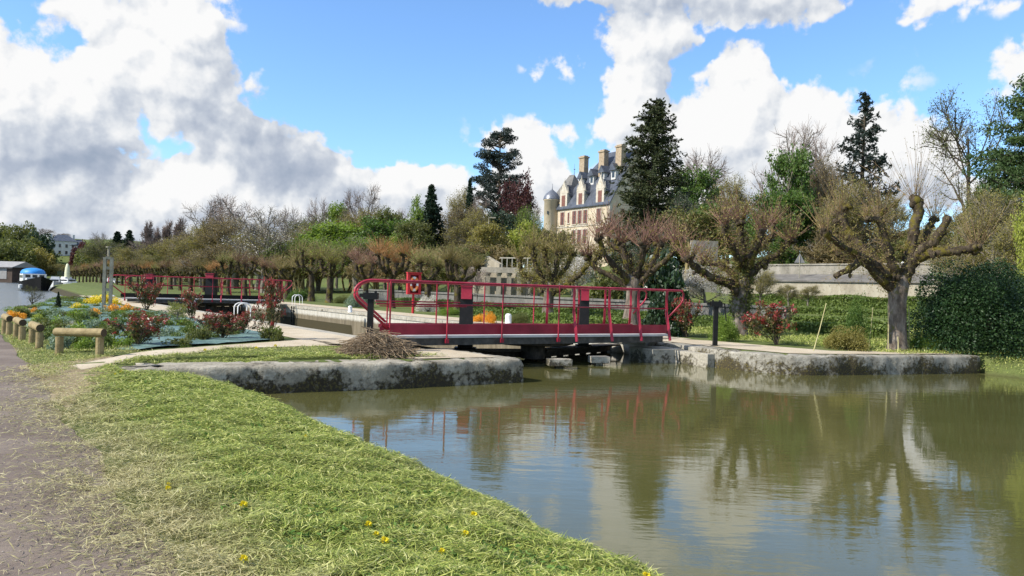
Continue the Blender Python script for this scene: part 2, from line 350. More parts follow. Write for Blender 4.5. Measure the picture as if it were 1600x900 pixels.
def axis(parts):
    out = []
    for a, b, st_ in parts: out.append(np.arange(a, b, st_))
    return np.concatenate(out+[np.array([parts[-1][1]])])
ss = axis([(-1500, -300, 100), (-300, -40, 20), (-40, -12, 3), (-12, 31, .22), (31, 70, 1.0), (70, 300, 5), (300, 600, 15), (600, 2500, 100)])
tt = axis([(-1500, -300, 100), (-300, -30, 15), (-30, -4, 1.5), (-4, 9.5, .22), (9.5, 9.9, .2), (9.9, 17.8, .22), (17.8, 27, .22), (27, 66, 1.2), (66, 200, 5), (200, 900, 35), (900, 2500, 150)])
tt = np.unique(np.round(np.r_[tt, TW0+.0, TW1, TW0-.45, TW1+.45], 4))
SS, TT = np.meshgrid(ss, tt, indexing='ij'); X = uS[0]*SS+uT[0]*TT; Y = uS[1]*SS+uT[1]*TT
Z = gz(X.ravel(), Y.ravel()).reshape(X.shape)
fine = (SS > -12) & (SS < 31) & (TT > 1.4) & (TT < 30) & (Z > .1)
def fnoise(x, y, sc_): return np.sin(x*sc_*1.7+np.sin(y*sc_*2.3)*1.4)*np.cos(y*sc_*1.9+np.sin(x*sc_*1.3)*1.7)
Z = Z+np.where(fine & (np.abs(Z-.5) > .004), .018*fnoise(X, Y, 2.1)+.012*fnoise(X+7, Y, 5.3), 0)
ni, nj = X.shape; idx = np.arange(ni*nj).reshape(ni, nj)
q = np.stack([idx[:-1, :-1], idx[:-1, 1:], idx[1:, 1:], idx[1:, :-1]], -1).reshape(-1, 4)[:, ::-1]
# ground material: mown grass, earth banks, far meadows
m, t, b = newmat('ground')
geo = nd(t, 'ShaderNodeNewGeometry'); pos = geo.outputs['Position']
n1 = noise_n(t, .35, 6, .6, vec=pos); n2 = noise_n(t, 9, 6, .7, vec=pos); n3 = noise_n(t, 45, 4, .7, vec=pos)
c1 = ramp_node(t, [(.060, .085, .022), (.10, .135, .032), (.16, .17, .055)], n2, [.32, .5, .68])
c2 = mixc(t, ramp_node(t, [(0, 0, 0), (1, 1, 1)], n1, [.42, .62]), c1, (.13, .15, .05))
c3 = mixc(t, ramp_node(t, [(0, 0, 0), (1, 1, 1)], n3, [.5, .75]), c2, (.045, .055, .02))
sp2 = nd(t, 'ShaderNodeSeparateXYZ'); t.links.new(pos, sp2.inputs[0])
low = nd(t, 'ShaderNodeMapRange'); low.inputs[1].default_value = .12; low.inputs[2].default_value = -.1; t.links.new(sp2.outputs[2], low.inputs[0])
t.links.new(mixc(t, low.outputs[0], c3, (.05, .042, .022)), b.inputs['Base Color']); b.inputs['Roughness'].default_value = .95; b.inputs['Specular IOR Level'].default_value = .15
bump(t, b, n2, .6, .05)
mb = MB(); mb.add(np.stack([X, Y, Z], -1).reshape(-1, 3), q)
tag(mb.build('ground', 'ground', smooth=True), kind='structure')
# ------------------------------------------------------------------ water
def watermat(name, deep, s1, bs, rough=.02, refl=1.0):
    m, t, b = newmat(name)
    geo = nd(t, 'ShaderNodeNewGeometry')
    mp = nd(t, 'ShaderNodeMapping'); mp.inputs['Scale'].default_value = (.8, 2.2, 1); mp.inputs['Rotation'].default_value = (0, 0, .1); t.links.new(geo.outputs['Position'], mp.inputs['Vector'])
    a = noise_n(t, s1, 3, .5, vec=mp.outputs[0]); c = noise_n(t, s1*4.5, 3, .6, vec=mp.outputs[0])
    big = noise_n(t, .16, 2, .5, vec=geo.outputs['Position'])
    amp = nd(t, 'ShaderNodeMapRange'); amp.inputs[1].default_value = .35; amp.inputs[2].default_value = .65; amp.inputs[3].default_value = .35; amp.inputs[4].default_value = 1.2; t.links.new(big, amp.inputs[0])
    h = mth(t, 'MULTIPLY', mth(t, 'ADD', a, mth(t, 'MULTIPLY', c, .22)), amp.outputs[0])
    bump(t, b, h, bs, .05)
    n = noise_n(t, .5, 3, .5, vec=geo.outputs['Position'])
    t.links.new(ramp_node(t, deep, n, [.3, .7]), b.inputs['Base Color'])
    b.inputs['Roughness'].default_value = rough; b.inputs['IOR'].default_value = 1.5; b.inputs['Specular IOR Level'].default_value = .5*refl
    return m
watermat('water', [(.080, .078, .025), (.098, .094, .033)], 1.5, .085)
watermat('river', [(.07, .08, .075), (.09, .10, .09)], 1.3, 1.0, .22)
watermat('dark_water', [(.04, .05, .02), (.05, .06, .025)], 1.7, .15)
# canal basin sheet (upstream of the gates), cut a little beyond the shore line
def sheet(name, pts, z, mat, kind='structure'):
    mb = MB(); mb.ngon(np.c_[np.asarray(pts, float), np.full(len(pts), z)]); return tag(mb.build(name, mat), kind=kind)
wp = [(30, -14), (30, 12), (17, 23.5), tuple(st(11.2, 18.5)[:2]), tuple(st(18.9, 18.2)[:2]), tuple(st(18.9, 9.2)[:2]), tuple(st(12.8, 9.2)[:2]), (-6.2, 14.2), (-6.2, 12), (-2, 5), (.5, 2), (1, -14)]
wp = [(30, -14), (30, 12), (16, 24.2), tuple(st(14, 18.2)[:2]), tuple(st(18.9, 18.2)[:2]), tuple(st(18.9, 9.2)[:2]), tuple(st(14.2, 9.2)[:2]), (-5.6, 13.5), (-5.2, 11.5), (-2, 7), (.2, 3.5), (1, -14)]
sheet('canal_water', wp, 0, 'water')
sheet('lock_water', [tuple(st(s, t_)[:2]) for s, t_ in ((18.9, 9.2), (66.3, 9.2), (66.3, 18.1), (18.9, 18.1))], -1.75, 'dark_water')
sheet('river_water', [tuple(st(s, t_)[:2]) for s, t_ in ((31, -95), (32, -2), (34, 2.5), (50, 5.5), (72, 10.5), (150, 16), (180, 25), (275, 26), (284, 10), (310, -28), (390, -165), (130, -165))], -.6, 'river')
# ------------------------------------------------------------------ paths
def strip(name, A, B, mat, up=.012, k=8, step=.3, kind='structure', wob=.05):
    A = resample(A, step); n = len(A); B = np.asarray(B, float); d = np.r_[0, np.cumsum(np.linalg.norm(np.diff(B, axis=0), axis=1))]
    qd = np.linspace(0, d[-1], n); B = np.stack([np.interp(qd, d, B[:, i]) for i in range(2)], 1)
    rg = np.random.default_rng(3); wa = np.convolve(rg.normal(size=n+4), np.ones(5)/5, 'valid')[:n, None]*wob; wb = np.convolve(rg.normal(size=n+4), np.ones(5)/5, 'valid')[:n, None]*wob
    dirv = norm_(B-A); A = A+dirv*wa; B = B+dirv*wb
    G = A[:, None]*(1-np.linspace(0, 1, k+1)[None, :, None])+B[:, None]*np.linspace(0, 1, k+1)[None, :, None]
    z = gz(G[..., 0].ravel(), G[..., 1].ravel(), False).reshape(G.shape[:2])+up
    V = np.dstack([G, z]).reshape(-1, 3); ix = np.arange(n*(k+1)).reshape(n, k+1)
    q = np.stack([ix[:-1, :-1], ix[:-1, 1:], ix[1:, 1:], ix[1:, :-1]], -1).reshape(-1, 4)
    mb = MB(); mb.add(V, q); o = mb.build(name, mat); tag(o, kind=kind); return o
def pathmat(name, cols, speck, sc_=30):
    m, t, b = newmat(name); geo = nd(t, 'ShaderNodeNewGeometry'); P = geo.outputs['Position']
    a = noise_n(t, .9, 5, .6, vec=P); c = noise_n(t, sc_, 3, .7, vec=P); d = noise_n(t, 120, 2, .6, vec=P)
    col = ramp_node(t, cols, a, [.35, .5, .65]); col = mixc(t, ramp_node(t, [(0, 0, 0), (1, 1, 1)], c, [.55, .72]), col, speck); 
    col = mixc(t, .55, col, ramp_node(t, [(.55, .55, .55), (1.35, 1.35, 1.35)], d, [.35, .65]), 'MULTIPLY')
    t.links.new(col, b.inputs['Base Color']); b.inputs['Roughness'].default_value = .92; b.inputs['Specular IOR Level'].default_value = .2; bump(t, b, d, .35, .01)
pathmat('sand', [(.42, .345, .24), (.50, .42, .30), (.56, .48, .36)], (.34, .27, .18))
pathmat('asphalt', [(.14, .108, .088), (.175, .138, .112), (.22, .178, .145)], (.12, .098, .086), 60)
pathmat('dirt', [(.24, .18, .11), (.30, .235, .15), (.36, .28, .18)], (.16, .13, .06), 14)
strip('towpath', [st(s, -2.4)[:2] for s in ()]+[st(a, c)[:2] for a, c in ((-14, -2.4), (10, -2.4), (20, -2.6), (26, -4.5), (29, -9), (30, -30))], [st(s, t_)[:2] for s, t_ in ((-14, .95), (0, 1.0), (6, 1.0), (10, 1.05), (14, 1.15), (20, 1.0), (27, .9), (31.5, -2.5), (33, -9), (33.4, -30))], 'asphalt', .010, wob=.12)
def P2(px, py, z=.5): return atz(px, py, z)[:2]
strip('dirt_patch', [P2(40, 572, .4), P2(60, 600, .4), P2(105, 640, .4)], [P2(175, 560, .42), P2(185, 580, .42), P2(165, 598, .4)], 'dirt', .016, wob=.22, step=.12)
fork_u = [P2(112, 573, .42), P2(200, 556, .45), P2(300, 544, .5), P2(400, 537), P2(482, 531), st(17.6, 7.3)[:2], st(17.0, 8.0)[:2]]
fork_l = [P2(128, 580, .42), P2(237, 561, .45), P2(305, 553, .5), P2(355, 545), P2(525, 541), P2(600, 545), st(14.1, 8.4)[:2]]
strip('sand_path', fork_u, fork_l, 'sand', .020, wob=.05, step=.2)
strip('quay_path', [st(s, t_)[:2] for s, t_ in ((15.6, 7.9), (17.6, 7.4), (24, 7.2), (36, 7.4), (66, 7.4))], [st(s, 9.0)[:2] for s in (14.5, 20, 30, 66)], 'sand', .016)
strip('garden_path', [st(17.5, 18.2)[:2], st(66, 18.2)[:2]], [st(17.5, 20.2)[:2], st(66, 20.0)[:2]], 'sand', .016)
strip('quay_paving', [st(17.5, 18.2)[:2], (6.15, 22.1), (7.5, 20.55), (9.0, 20.95), (11.2, 21.75), (13.2, 22.5)], [st(19.2, 18.9)[:2], (6.9, 25.0), (8.2, 23.2), (9.3, 22.1), (11.2, 22.7), (13.3, 23.0)], 'sand', .016)


strip('quay_slab', [st(s, 7.7)[:2] for s in (13.9, 15.9)], [st(s, 9.5)[:2] for s in (13.75, 15.9)], 'sand', .018, wob=.15, step=.15)
# ------------------------------------------------------------------ stone
def stonemat(name, base, dark, moss, dz=(.1, .45), mossy=.5, sc_=2.2):
    m, t, b = newmat(name); geo = nd(t, 'ShaderNodeNewGeometry'); P = geo.outputs['Position']
    a = noise_n(t, sc_, 6, .65, vec=P); c = noise_n(t, sc_*3.2, 6, .7, vec=P); e = noise_n(t, sc_*9, 5, .7, vec=P); l = noise_n(t, .8, 2, .5, vec=P)
    col = ramp_node(t, base, a, [.3, .5, .7])
    col = mixc(t, .6, col, ramp_node(t, [(.6, .6, .6), (1.25, 1.25, 1.25)], e, [.3, .7]), 'MULTIPLY')
    sp = nd(t, 'ShaderNodeSeparateXYZ'); t.links.new(P, sp.inputs[0])
    zz = nd(t, 'ShaderNodeMapRange'); zz.inputs[1].default_value = dz[1]; zz.inputs[2].default_value = dz[0]; t.links.new(sp.outputs[2], zz.inputs[0])
    k = mth(t, 'ADD', mth(t, 'ADD', c, mth(t, 'MULTIPLY', zz.outputs[0], .22)), mth(t, 'MULTIPLY', mth(t, 'ADD', l, -.5), .8))
    dm = ramp_node(t, [(0, 0, 0), (1, 1, 1)], k, [.64-.08*mossy, .79-.08*mossy]); 
    dcol = mixc(t, ramp_node(t, [(0, 0, 0), (1, 1, 1)], e, [.5, .62]), dark, moss)
    col = mixc(t, dm, col, dcol)
    t.links.new(col, b.inputs['Base Color']); b.inputs['Roughness'].default_value = .9; b.inputs['Specular IOR Level'].default_value = .2
    bump(t, b, mth(t, 'ADD', e, mth(t, 'MULTIPLY', c, .8)), .8, .03); return m
stonemat('coping_stone', [(.19, .166, .124), (.33, .295, .225), (.50, .455, .365)], (.045, .037, .025), (.12, .10, .035), mossy=1.0)
stonemat('pale_stone', [(.30, .275, .22), (.42, .385, .31), (.50, .46, .385)], (.07, .06, .045), (.13, .12, .06), mossy=.0)
stonemat('right_stone', [(.18, .165, .13), (.30, .278, .228), (.44, .41, .34)], (.055, .046, .03), (.15, .12, .035), mossy=1.4, sc_=2.8)
m, t, b = newmat('lock_wall'); geo = nd(t, 'ShaderNodeNewGeometry'); P = geo.outputs['Position']
sp = nd(t, 'ShaderNodeSeparateXYZ'); t.links.new(P, sp.inputs[0]); mp = nd(t, 'ShaderNodeMapping'); mp.inputs['Scale'].default_value = (3, 3, .35); t.links.new(P, mp.inputs[0])
a = noise_n(t, 1.2, 6, .7, vec=mp.outputs[0]); c = noise_n(t, 6, 5, .7, vec=P)
hi = ramp_node(t, [(.30, .28, .22), (.48, .45, .38), (.56, .53, .46)], a, [.3, .5, .7]); lo = ramp_node(t, [(.09, .07, .045), (.16, .13, .08), (.22, .18, .12)], a, [.3, .5, .7])
k = nd(t, 'ShaderNodeMapRange'); k.inputs[1].default_value = .08; k.inputs[2].default_value = -.05; t.links.new(mth(t, 'ADD', sp.outputs[2], mth(t, 'MULTIPLY', mth(t, 'ADD', c, -.5), .25)), k.inputs[0])
t.links.new(mixc(t, k.outputs[0], hi, lo), b.inputs['Base Color']); b.inputs['Roughness'].default_value = .9; bump(t, b, c, .6, .03)
def coping(name, line, width, mat, z=.5, zb=-1.3, step=.14, rr=.10, disp=.035, closed_ends=True, lump=0.0, joints=None):
    """stone edge: line = water-face plan line with the land on its left"""
    L = resample(line, step); n = len(L); T = np.gradient(L, axis=0); T = norm_(T); Nn = np.stack([-T[:, 1], T[:, 0]], 1)
    prof = [(0, zb), (0, -.1), (0, .05), (0, .18), (0, z-.14), (.02, z-.06), (rr*.5, z-.015), (rr*1.3, z), (width*.5, z+.003), (width-.12, z), (width-.03, z-.03), (width, z-.2), (width, zb)]
    V = np.array([[(*(L[i]+Nn[i]*o), zz) for o, zz in prof] for i in range(n)]); k = len(prof)
    jrng = random.Random(n); jd = []; q_ = jrng.uniform(.5, 1.2)
    while q_ < n*step: jd.append(int(q_/step)); q_ += jrng.uniform(1.3, 2.1)
    for i in range(n):
        for j in range(1, k-1):
            p = V[i, j]; nv = noise.noise(Vector(p)*2.3)*.6+noise.noise(Vector(p)*7)*.4+noise.noise(Vector(p)*19)*.15
            big = noise.noise(Vector((p[0]*.8, p[1]*.8, 3)))
            out = np.array([-Nn[i][0], -Nn[i][1], .5])*nv*disp
            if j in (4, 5, 6, 7): out += np.array([Nn[i][0], Nn[i][1], -.6])*max(0, big)*lump
            if i in jd: out += np.array([Nn[i][0], Nn[i][1], -.7])*.035
            V[i, j] = p+out
    ix = np.arange(n*k).reshape(n, k)
    q = np.stack([ix[:-1, :-1], ix[:-1, 1:], ix[1:, 1:], ix[1:, :-1]], -1).reshape(-1, 4)
    mb = MB(); mb.add(V.reshape(-1, 3), q)
    for e in (0, n-1):
        mb.ngon(V[e][::-1] if e == 0 else V[e])
    return mb.build(name, mat, smooth=True)
def curve_corner(a, b, c, r, k=6):
    a, b, c = map(lambda v: np.asarray(v, float), (a, b, c)); d1 = norm_(a-b)*r; d2 = norm_(c-b)*r
    return [tuple((1-u)**2*(b+d1)+2*u*(1-u)*b+u*u*(b+d2)) for u in np.linspace(0, 1, k)]
# left wing block: its land lies on the left of a line going from the tail to the corner and along the lock
e20 = st(18.9, TW0)[:2]
lw = [(-6.75, 12.95), (-6.6, 12.68), (-6.25, 12.66), (-5.0, 13.34)]+[(-2.5, 14.72)]+curve_corner((-2.5, 14.72), cor_l, e20, .28)+[tuple(e20)]
tag(coping('quay_edge', lw, .95, 'coping_stone', disp=.055, lump=.05, step=.11, rr=.08), 'long rounded grey stone quay edge blotched with dark moss beside the cut grass', 'quay edge')
# right wing, seen from the water: land is on the left when walking the other way
rq = [(13.75, 22.55), (13.55, 22.1), (13.2, 21.95), (11.2, 21.2), (9.0, 20.38)]+curve_corner((9.0, 20.38), (7.3, 19.78), (6.0, 20.9), .9, 8)+[(6.0, 20.95), (5.55, 21.7)]+[tuple(st(17.2, TW1)[:2])]
rq_ = rq[::-1]
def flip(l): return l
# walk so that the land is on the left: from lock outwards the land is on the left
tag(coping('quay_edge', rq_, .75, 'right_stone', disp=.045, lump=.02, step=.11, rr=.05), 'curved pale stone quay edge under the large pollard, moss along its front', 'quay edge')
def lockwall(name, t0, sgn, s0, s1, label):
    mb = MB(); 
    pr = [(0, -3.4), (0, .14), (-.05*0, .14)]
    # wall body and a course of coping stones a little proud
    a, b = st(s0, t0), st(s1, t0); wd = .5; cen = (st(s0, t0+sgn*(wd/2+.03))+st(s1, t0+sgn*(wd/2+.03)))/2
    rz = math.atan2(uS[1], uS[0]); mb.box((cen[0], cen[1], -1.42), (s1-s0, wd, 3.5), rz=rz)
    o = empty(name, (*cen[:2], 0), label, 'lock wall'); oo = mb.build('wall_face', 'lock_wall', o); oo.location = (-cen[0], -cen[1], 0)
    mb = MB(); rg = random.Random(5); s = s0
    while s < s1-.2:
        L = min(rg.uniform(1.5, 2.1), s1-s); c = st(s+L/2, t0+sgn*.3); mb.box((c[0], c[1], .42-.005*rg.random()), (L-.025, .62, .17), rz=rz+rg.uniform(-.002, .002)); s += L
    oo = mb.build('coping', 'pale_stone', o); oo.location = (-cen[0], -cen[1], 0)
    return o
# coping sits over the cut edge of the ground; z top .505
lockwall('lock_wall', TW0, -1, 18.9, 66, 'near side wall of the lock chamber with pale coping stones')
lockwall('lock_wall', TW1, 1, 17.3, 66, 'far side wall of the lock chamber, pale stone above a brown wet band')
# ------------------------------------------------------------------ metals and small materials
simple('red_paint', [(.20, .012, .022), (.34, .016, .038), (.46, .045, .07)], 2.2, .42, 0, .06)
simple('red_plate', [(.20, .009, .022), (.30, .014, .036), (.37, .035, .055)], 1.6, .5, 0, .06)
simple('old_red', [(.27, .018, .03), (.36, .02, .04), (.40, .03, .05)], 3, .5, 0, .06)
simple('bright_red', [(.42, .012, .02), (.50, .018, .028), (.52, .03, .03)], 3, .4, 0, .04)
simple('black_paint', [(.004, .0045, .004), (.007, .007, .0068), (.013, .012, .011)], 6, .5, 0, .1, spec=.25)
simple('rusty_steel', [(.03, .025, .02), (.06, .05, .04), (.11, .09, .07)], 6, .7, .3, .2)
simple('deck_plate', [(.40, .39, .37), (.52, .51, .49), (.60, .59, .57)], 2, .6, .1, .1)
simple('grey_beam', [(.035, .032, .027), (.07, .064, .055), (.12, .11, .095)], 5, .7, .1, .2)
simple('white_paint', [(.66, .66, .62), (.76, .76, .73), (.80, .80, .78)], 5, .5, 0, .06)
simple('orange_ring', [(.75, .20, .05), (.80, .26, .08)], 5, .5, 0, .05)
simple('dark_timber', [(.025, .02, .014), (.05, .04, .028), (.09, .07, .05)], 8, .8, 0, .4)
simple('log_wood', [(.17, .125, .05), (.27, .205, .095), (.36, .28, .14)], 7, .8, 0, .4)
simple('shaded_log_end', [(.05, .035, .02), (.09, .065, .035)], 12, .9, 0, .3)  # darker than the log wood: shade on the end caps put into the colour
simple('concrete', [(.20, .18, .13), (.30, .27, .20), (.38, .35, .27)], 4, .85, 0, .3)
simple('twig', [(.13, .085, .05), (.25, .18, .11), (.36, .28, .19)], 20, .9, 0, .1)
# ------------------------------------------------------------------ swing bridge (built once in its own axes, copied for the far end)
BA = np.array([-2.98, 17.9]); bQ = norm_(np.array([7.5, 4.7])); bW = np.array([-.55, 3.0]); ZD = .82
def bp(q, w_, z): v = BA+bQ*q+bW*w_; return np.array([v[0], v[1], z])
def make_bridge(label, sim=False):
    O = np.array([BA[0], BA[1], 0]); root = empty('swing_bridge', O, label, 'bridge')
    def fin(mb, nm, mat, par=root, smooth=False):
        o = mb.build(nm, mat, par, smooth)
        off = O if par is root else np.zeros(3)
        o.data.transform(Matrix.Translation(-Vector(O))); return o
    d = MB(); d.poly([bp(0, 0, 0)[:2], bp(9.0, 0, 0)[:2], bp(9.0, 1, 0)[:2], bp(0, 1, 0)[:2]], ZD-.06, ZD); fin(d, 'deck', 'deck_plate')
    g = MB()
    for w_ in (.03, .5, .97): g.beam(bp(.25, w_, ZD-.15), bp(8.8, w_, ZD-.15), .10, .18)
    for q_ in np.arange(.5, 8.8, 1.18): g.beam(bp(q_, .03, ZD-.17), bp(q_, .97, ZD-.17), .09, .14)
    fin(g, 'girder', 'grey_beam')
    k = MB(); c = bp(4.6, .5, 0); k.lathe((c[0], c[1], 0), [(.0, .58), (1.15, .58), (1.15, .50), (1.0, .46), (.35, .44), (.35, .06), (0, .06)], 28)
    fin(k, 'pivot_ring', 'rusty_steel')
    for sd in (0, 1):
        w_ = -.015 if sd == 0 else 1.015
        kp = MB(); a = bp(-.08, w_+.02*(1-2*sd), ZD+.02); b2 = bp(8.95, w_+.02*(1-2*sd), ZD+.02)
        n_ = np.array([0, 0, 1.0]); th = np.array([bW[0], bW[1], 0])*.005
        h = .27; pts = []; kh = .25/.27 if sd == 0 else .5
        a0 = a; L = b2-a
        outline = [(0.0, .05), (.0, .2), (.006, .25), (.014, .27), (1, .27), (1, 0), (.014, 0), (.004, .015)]
        F = [a+L*u+n_*v*kh for u, v in outline]
        kp.ngon([p-th for p in F]); kp.ngon([p+th for p in F][::-1])
        m_ = len(F); V = [p-th for p in F]+[p+th for p in F]; kp.add(V, [[i, i+m_, (i+1) % m_+m_, (i+1) % m_] for i in range(m_)])
        fin(kp, 'kick_plate', 'red_plate')
        RT = ZD+1.29
        # top rail with its looped end and sloping return
        lw_ = w_
        ctr = (-.28, RT-.30); loop = [bp(ctr[0]+.30*math.sin(-a_)*1.45, lw_, ctr[1]+.30*math.cos(a_)) for a_ in np.linspace(0, math.pi*.72, 12)]
        endp = [bp(.13, lw_, ZD+.18)]
        r_ = .034
        tr = MB(); tr.tube([bp(9.5, lw_, RT-.02)]+[bp(q_, lw_, RT) for q_ in np.linspace(9.42, 0, 12)]+loop[0:]+endp, r_, 8)
        fin(tr, 'top_rail', 'red_paint', smooth=True)
        mr = MB(); mr.tube([bp(-.18, lw_, ZD+.75), bp(8.95, lw_, ZD+.75)], .022, 6)
        if sd == 0: mr.tube([bp(-.10, lw_, ZD+.70), bp(2.2, lw_, ZD+.715)], .016, 6)
        fin(mr, 'middle_rail', 'red_paint', smooth=True)
        eb = MB(); eb.tube([bp(9.5, lw_, RT-.02), bp(9.56, lw_, RT-.10), bp(9.55, lw_, RT-.26), bp(9.45, lw_, RT-.40), bp(8.98, lw_, ZD+.5)], .028, 6)
        fin(eb, 'end_brace', 'red_paint', smooth=True)
        for q_ in (.17, 1.67, 3.24, 5.0):
            ps = MB(); wo = -.03 if sd == 0 else 1.03
            ps.tube([bp(q_, wo, ZD-.16), bp(q_, wo, RT)], .022, 6)
            if sd == 0: ps.box(bp(q_, wo, ZD-.13), (.09, .07, .10), rz=.5)
            fin(ps, 'post', 'red_paint')
        for q_ in (5.5, 6.72, 7.79, 8.88):
            ps = MB(); wo = -.10 if sd == 0 else 1.10; wt = -.02 if sd == 0 else 1.02
            a = bp(q_+.05, wo, ZD-.17); m1 = bp(q_, wt, ZD+.62); tp = bp(q_, wt, RT-.02)
            Mx = MB(); ps.beam(a, m1, .075, .05); ps.beam(m1-np.array([0, 0, .03]), tp, .065, .045)
            fin(ps, 'post', 'red_paint')
    return root
br1 = make_bridge('red railed swing bridge with pale deck edge spanning the near end of the lock')
br2 = copy_tree(br1); br2['label'] = 'distant red railed swing bridge across the far end of the lock, behind red shrubs'
dlt = st(33.2, -.3)-0; br2.location = (br1.location[0]+dlt[0], br1.location[1]+dlt[1], 0)
for ch_ in br2.children:
    if ch_.name.startswith('kick_plate'): ch_.material_slots[0].link = 'OBJECT'; ch_.material_slots[0].material = MATS['black_paint']
for o in (br1, br2): o['group'] = 'swing bridges over the lock'
# bridge bearing pads and stone under the right landing
mb = MB(); c = st(18.0, 17.35); mb.box((4.55, 23.0, -.1), (1.6, 1.1, .98), rz=.5)
mb.box((5.35, 22.1, .14), (.5, 1.5, .45), rz=.5)
tag(mb.build('bridge_abutment', 'pale_stone'), 'pale stone abutment under the right end of the near bridge', 'abutment')
# ------------------------------------------------------------------ lock gates with gear columns
def gate(s0, label, zt=.27, lower=False):
    root = empty('lock_gate', st(s0, (TW0+TW1)/2), label, 'lock gate', 'lock gates'); O = Vector(root.location)
    mid = st(s0-1.3, 13.65)
    for a, b_ in ((st(s0, TW0+.05), mid), (mid, st(s0, TW1-.05))):
        lf = MB(); n = norm_(b_-a)
        lf.beam(a+[0, 0, zt-.11], b_+[0, 0, zt-.11], .36, .22); lf.beam(a+[0, 0, -.42], b_+[0, 0, -.42], .3, .24)
        for f in np.linspace(.03, .97, 7): p = a+(b_-a)*f; lf.beam(p+np.array([0, 0, -2.2]), p+np.array([0, 0, zt-.2]), .2, .2)
        back = np.array([uS[0], uS[1], 0])*.12
        lf.beam(a+back+[0, 0, -1.1], b_+back+[0, 0, -1.1], .10, 2.2)
        o = lf.build('leaf', 'dark_timber', root); o.data.transform(Matrix.Translation(-O))
    wk = MB()
    for a, b_ in ((st(s0+.0, TW0+.05), mid), (mid, st(s0, TW1-.05))):
        off = -np.array([uS[0], uS[1], 0])*.42; wk.beam(a+off+[0, 0, zt+.0], b_+off+[0, 0, zt+.0], .42, .05)
    o = wk.build('walkway', 'rusty_steel', root); o.data.transform(Matrix.Translation(-O))
    return root
gate(19.1, 'dark timber lock gate with walkway just behind the near red bridge')
gate(60.5, 'dark timber lock gate closing the far end of the lock', zt=.27)
def gear(px, D, zb, zt, label, redfront=True):
    p = atD(px, 450, D); root = empty('paddle_gear', (p[0], p[1], zb), label, 'paddle gear', 'paddle gear columns'); h = zt-zb
    m_ = MB(); m_.box((0, 0, h*.42), (.42, .34, h*.84), taper=.8); m_.box((0, 0, .03), (.6, .5, .06)); m_.box((.0, .0, h*.9), (.30, .26, h*.2)); m_.build('column', 'black_paint', root)
    m_ = MB(); m_.box((0, -.16, h-.26), (.30, .14, .34)); m_.box((0, -.16, h-.07), (.34, .20, .03)); o = m_.build('gear_box', 'red_plate', root)
    m_ = MB(); m_.tube([(.22, -.18, h-.3), (.30, -.2, h-.3), (.30, -.2, h-.55)], .018, 6); m_.build('crank', 'rusty_steel', root); return root
gear(730, 21.6, .27, 2.12, 'black paddle gear column with faded red gear box, left one behind the near bridge')
g2 = gear(914, 24.2, .27, 2.15, 'slimmer black gear column with red box, right one behind the near bridge'); g2.scale = (.8, .8, 1)
g3 = gear(236, 57, .3, 2.35, 'distant dark gear column with red top, left one at the far bridge'); g3.scale = (1.6, 1.6, 1)
g4 = gear(330, 58, .3, 2.55, 'distant dark gear column with red top, right one at the far bridge'); g4.scale = (1.9, 1.9, 1)
# square pale blocks in the water before the gate
for (px, py, wpx, lab) in ((874, 560, .60, 'flat pale block just above the water under the bridge, left one'), (936, 558, .52, 'flat pale block with dark stains under the bridge, right one')):
    D = 19.8 if px < 900 else 21.0; p = atD(px, py, D); mb = MB(); mb.box((p[0], p[1], .16), (wpx, .35, .17), rz=.2); mb.box((p[0], p[1]+.1, -.3), (.2, .2, .8), rz=.2)
    tag(mb.build('pale_block', 'pale_stone'), lab, 'fender', 'pale blocks under the bridge')
# ------------------------------------------------------------------ black turning posts on both quays
def stop_post(x, y, label, crank=True, h=1.32):
    root = empty('bridge_post', (x, y, .5), label, 'post', 'black steel posts at the bridge ends')
    m_ = MB(); m_.box((0, 0, h*.5-.1), (.125, .125, h*.96+.2)); m_.box((0, 0, .01), (.24, .24, .03)); m_.build('post_shaft', 'black_paint', root)
    m_ = MB(); m_.box((0, 0, h-.07), (.32, .2, .15)); m_.cyl((-.1, 0, h), .03, .05, 8); m_.cyl((.1, 0, h), .03, .05, 8); m_.box((-.2, .02, h-.06), (.12, .1, .08)); m_.build('post_head', 'black_paint', root)
    if crank:
        m_ = MB(); m_.tube([(.12, -.02, h-.06), (.24, -.03, h-.05), (.26, -.03, h-.2), (.30, -.04, h-.55)], .02, 6); m_.build('handle', 'black_paint', root)
    return root
p = atz(577, 549, .5); stop_post(p[0], p[1], 'black steel post with bolted head by the looped rail end', False)
p = atz(1117, 541, .5); stop_post(p[0], p[1], 'black steel post with hanging handle on the right quay')
# ------------------------------------------------------------------ life ring cabinet
p = atz(645, 490, .5); root = empty('life_ring_cabinet', (p[0], p[1], .5), 'red life ring cabinet on a red post beside the lock', 'life ring cabinet', rz=.35)
m_ = MB(); m_.cyl((0, 0, 0), .07, 1.1, 12); m_.build('post', 'bright_red', root)
m_ = MB(); z0, z1 = 1.05, 2.2
m_.box((0, .18, (z0+z1)/2), (.74, .03, z1-z0)); m_.box((-.365, 0, (z0+z1)/2), (.02, .36, z1-z0)); m_.box((.365, 0, (z0+z1)/2), (.02, .36, z1-z0)); m_.box((0, 0, z0+.01), (.71, .34, .02)); m_.box((0, -.02, z1+.03), (.80, .46, .06))
m_.box((-.29, -.17, (z0+z1)/2), (.13, .02, z1-z0-.04)); m_.box((.29, -.17, (z0+z1)/2), (.13, .02, z1-z0-.04)); m_.box((0, -.17, z1-.05), (.45, .02, .08)); m_.box((0, -.17, z0+.05), (.45, .02, .06)); m_.build('cabinet', 'bright_red', root)
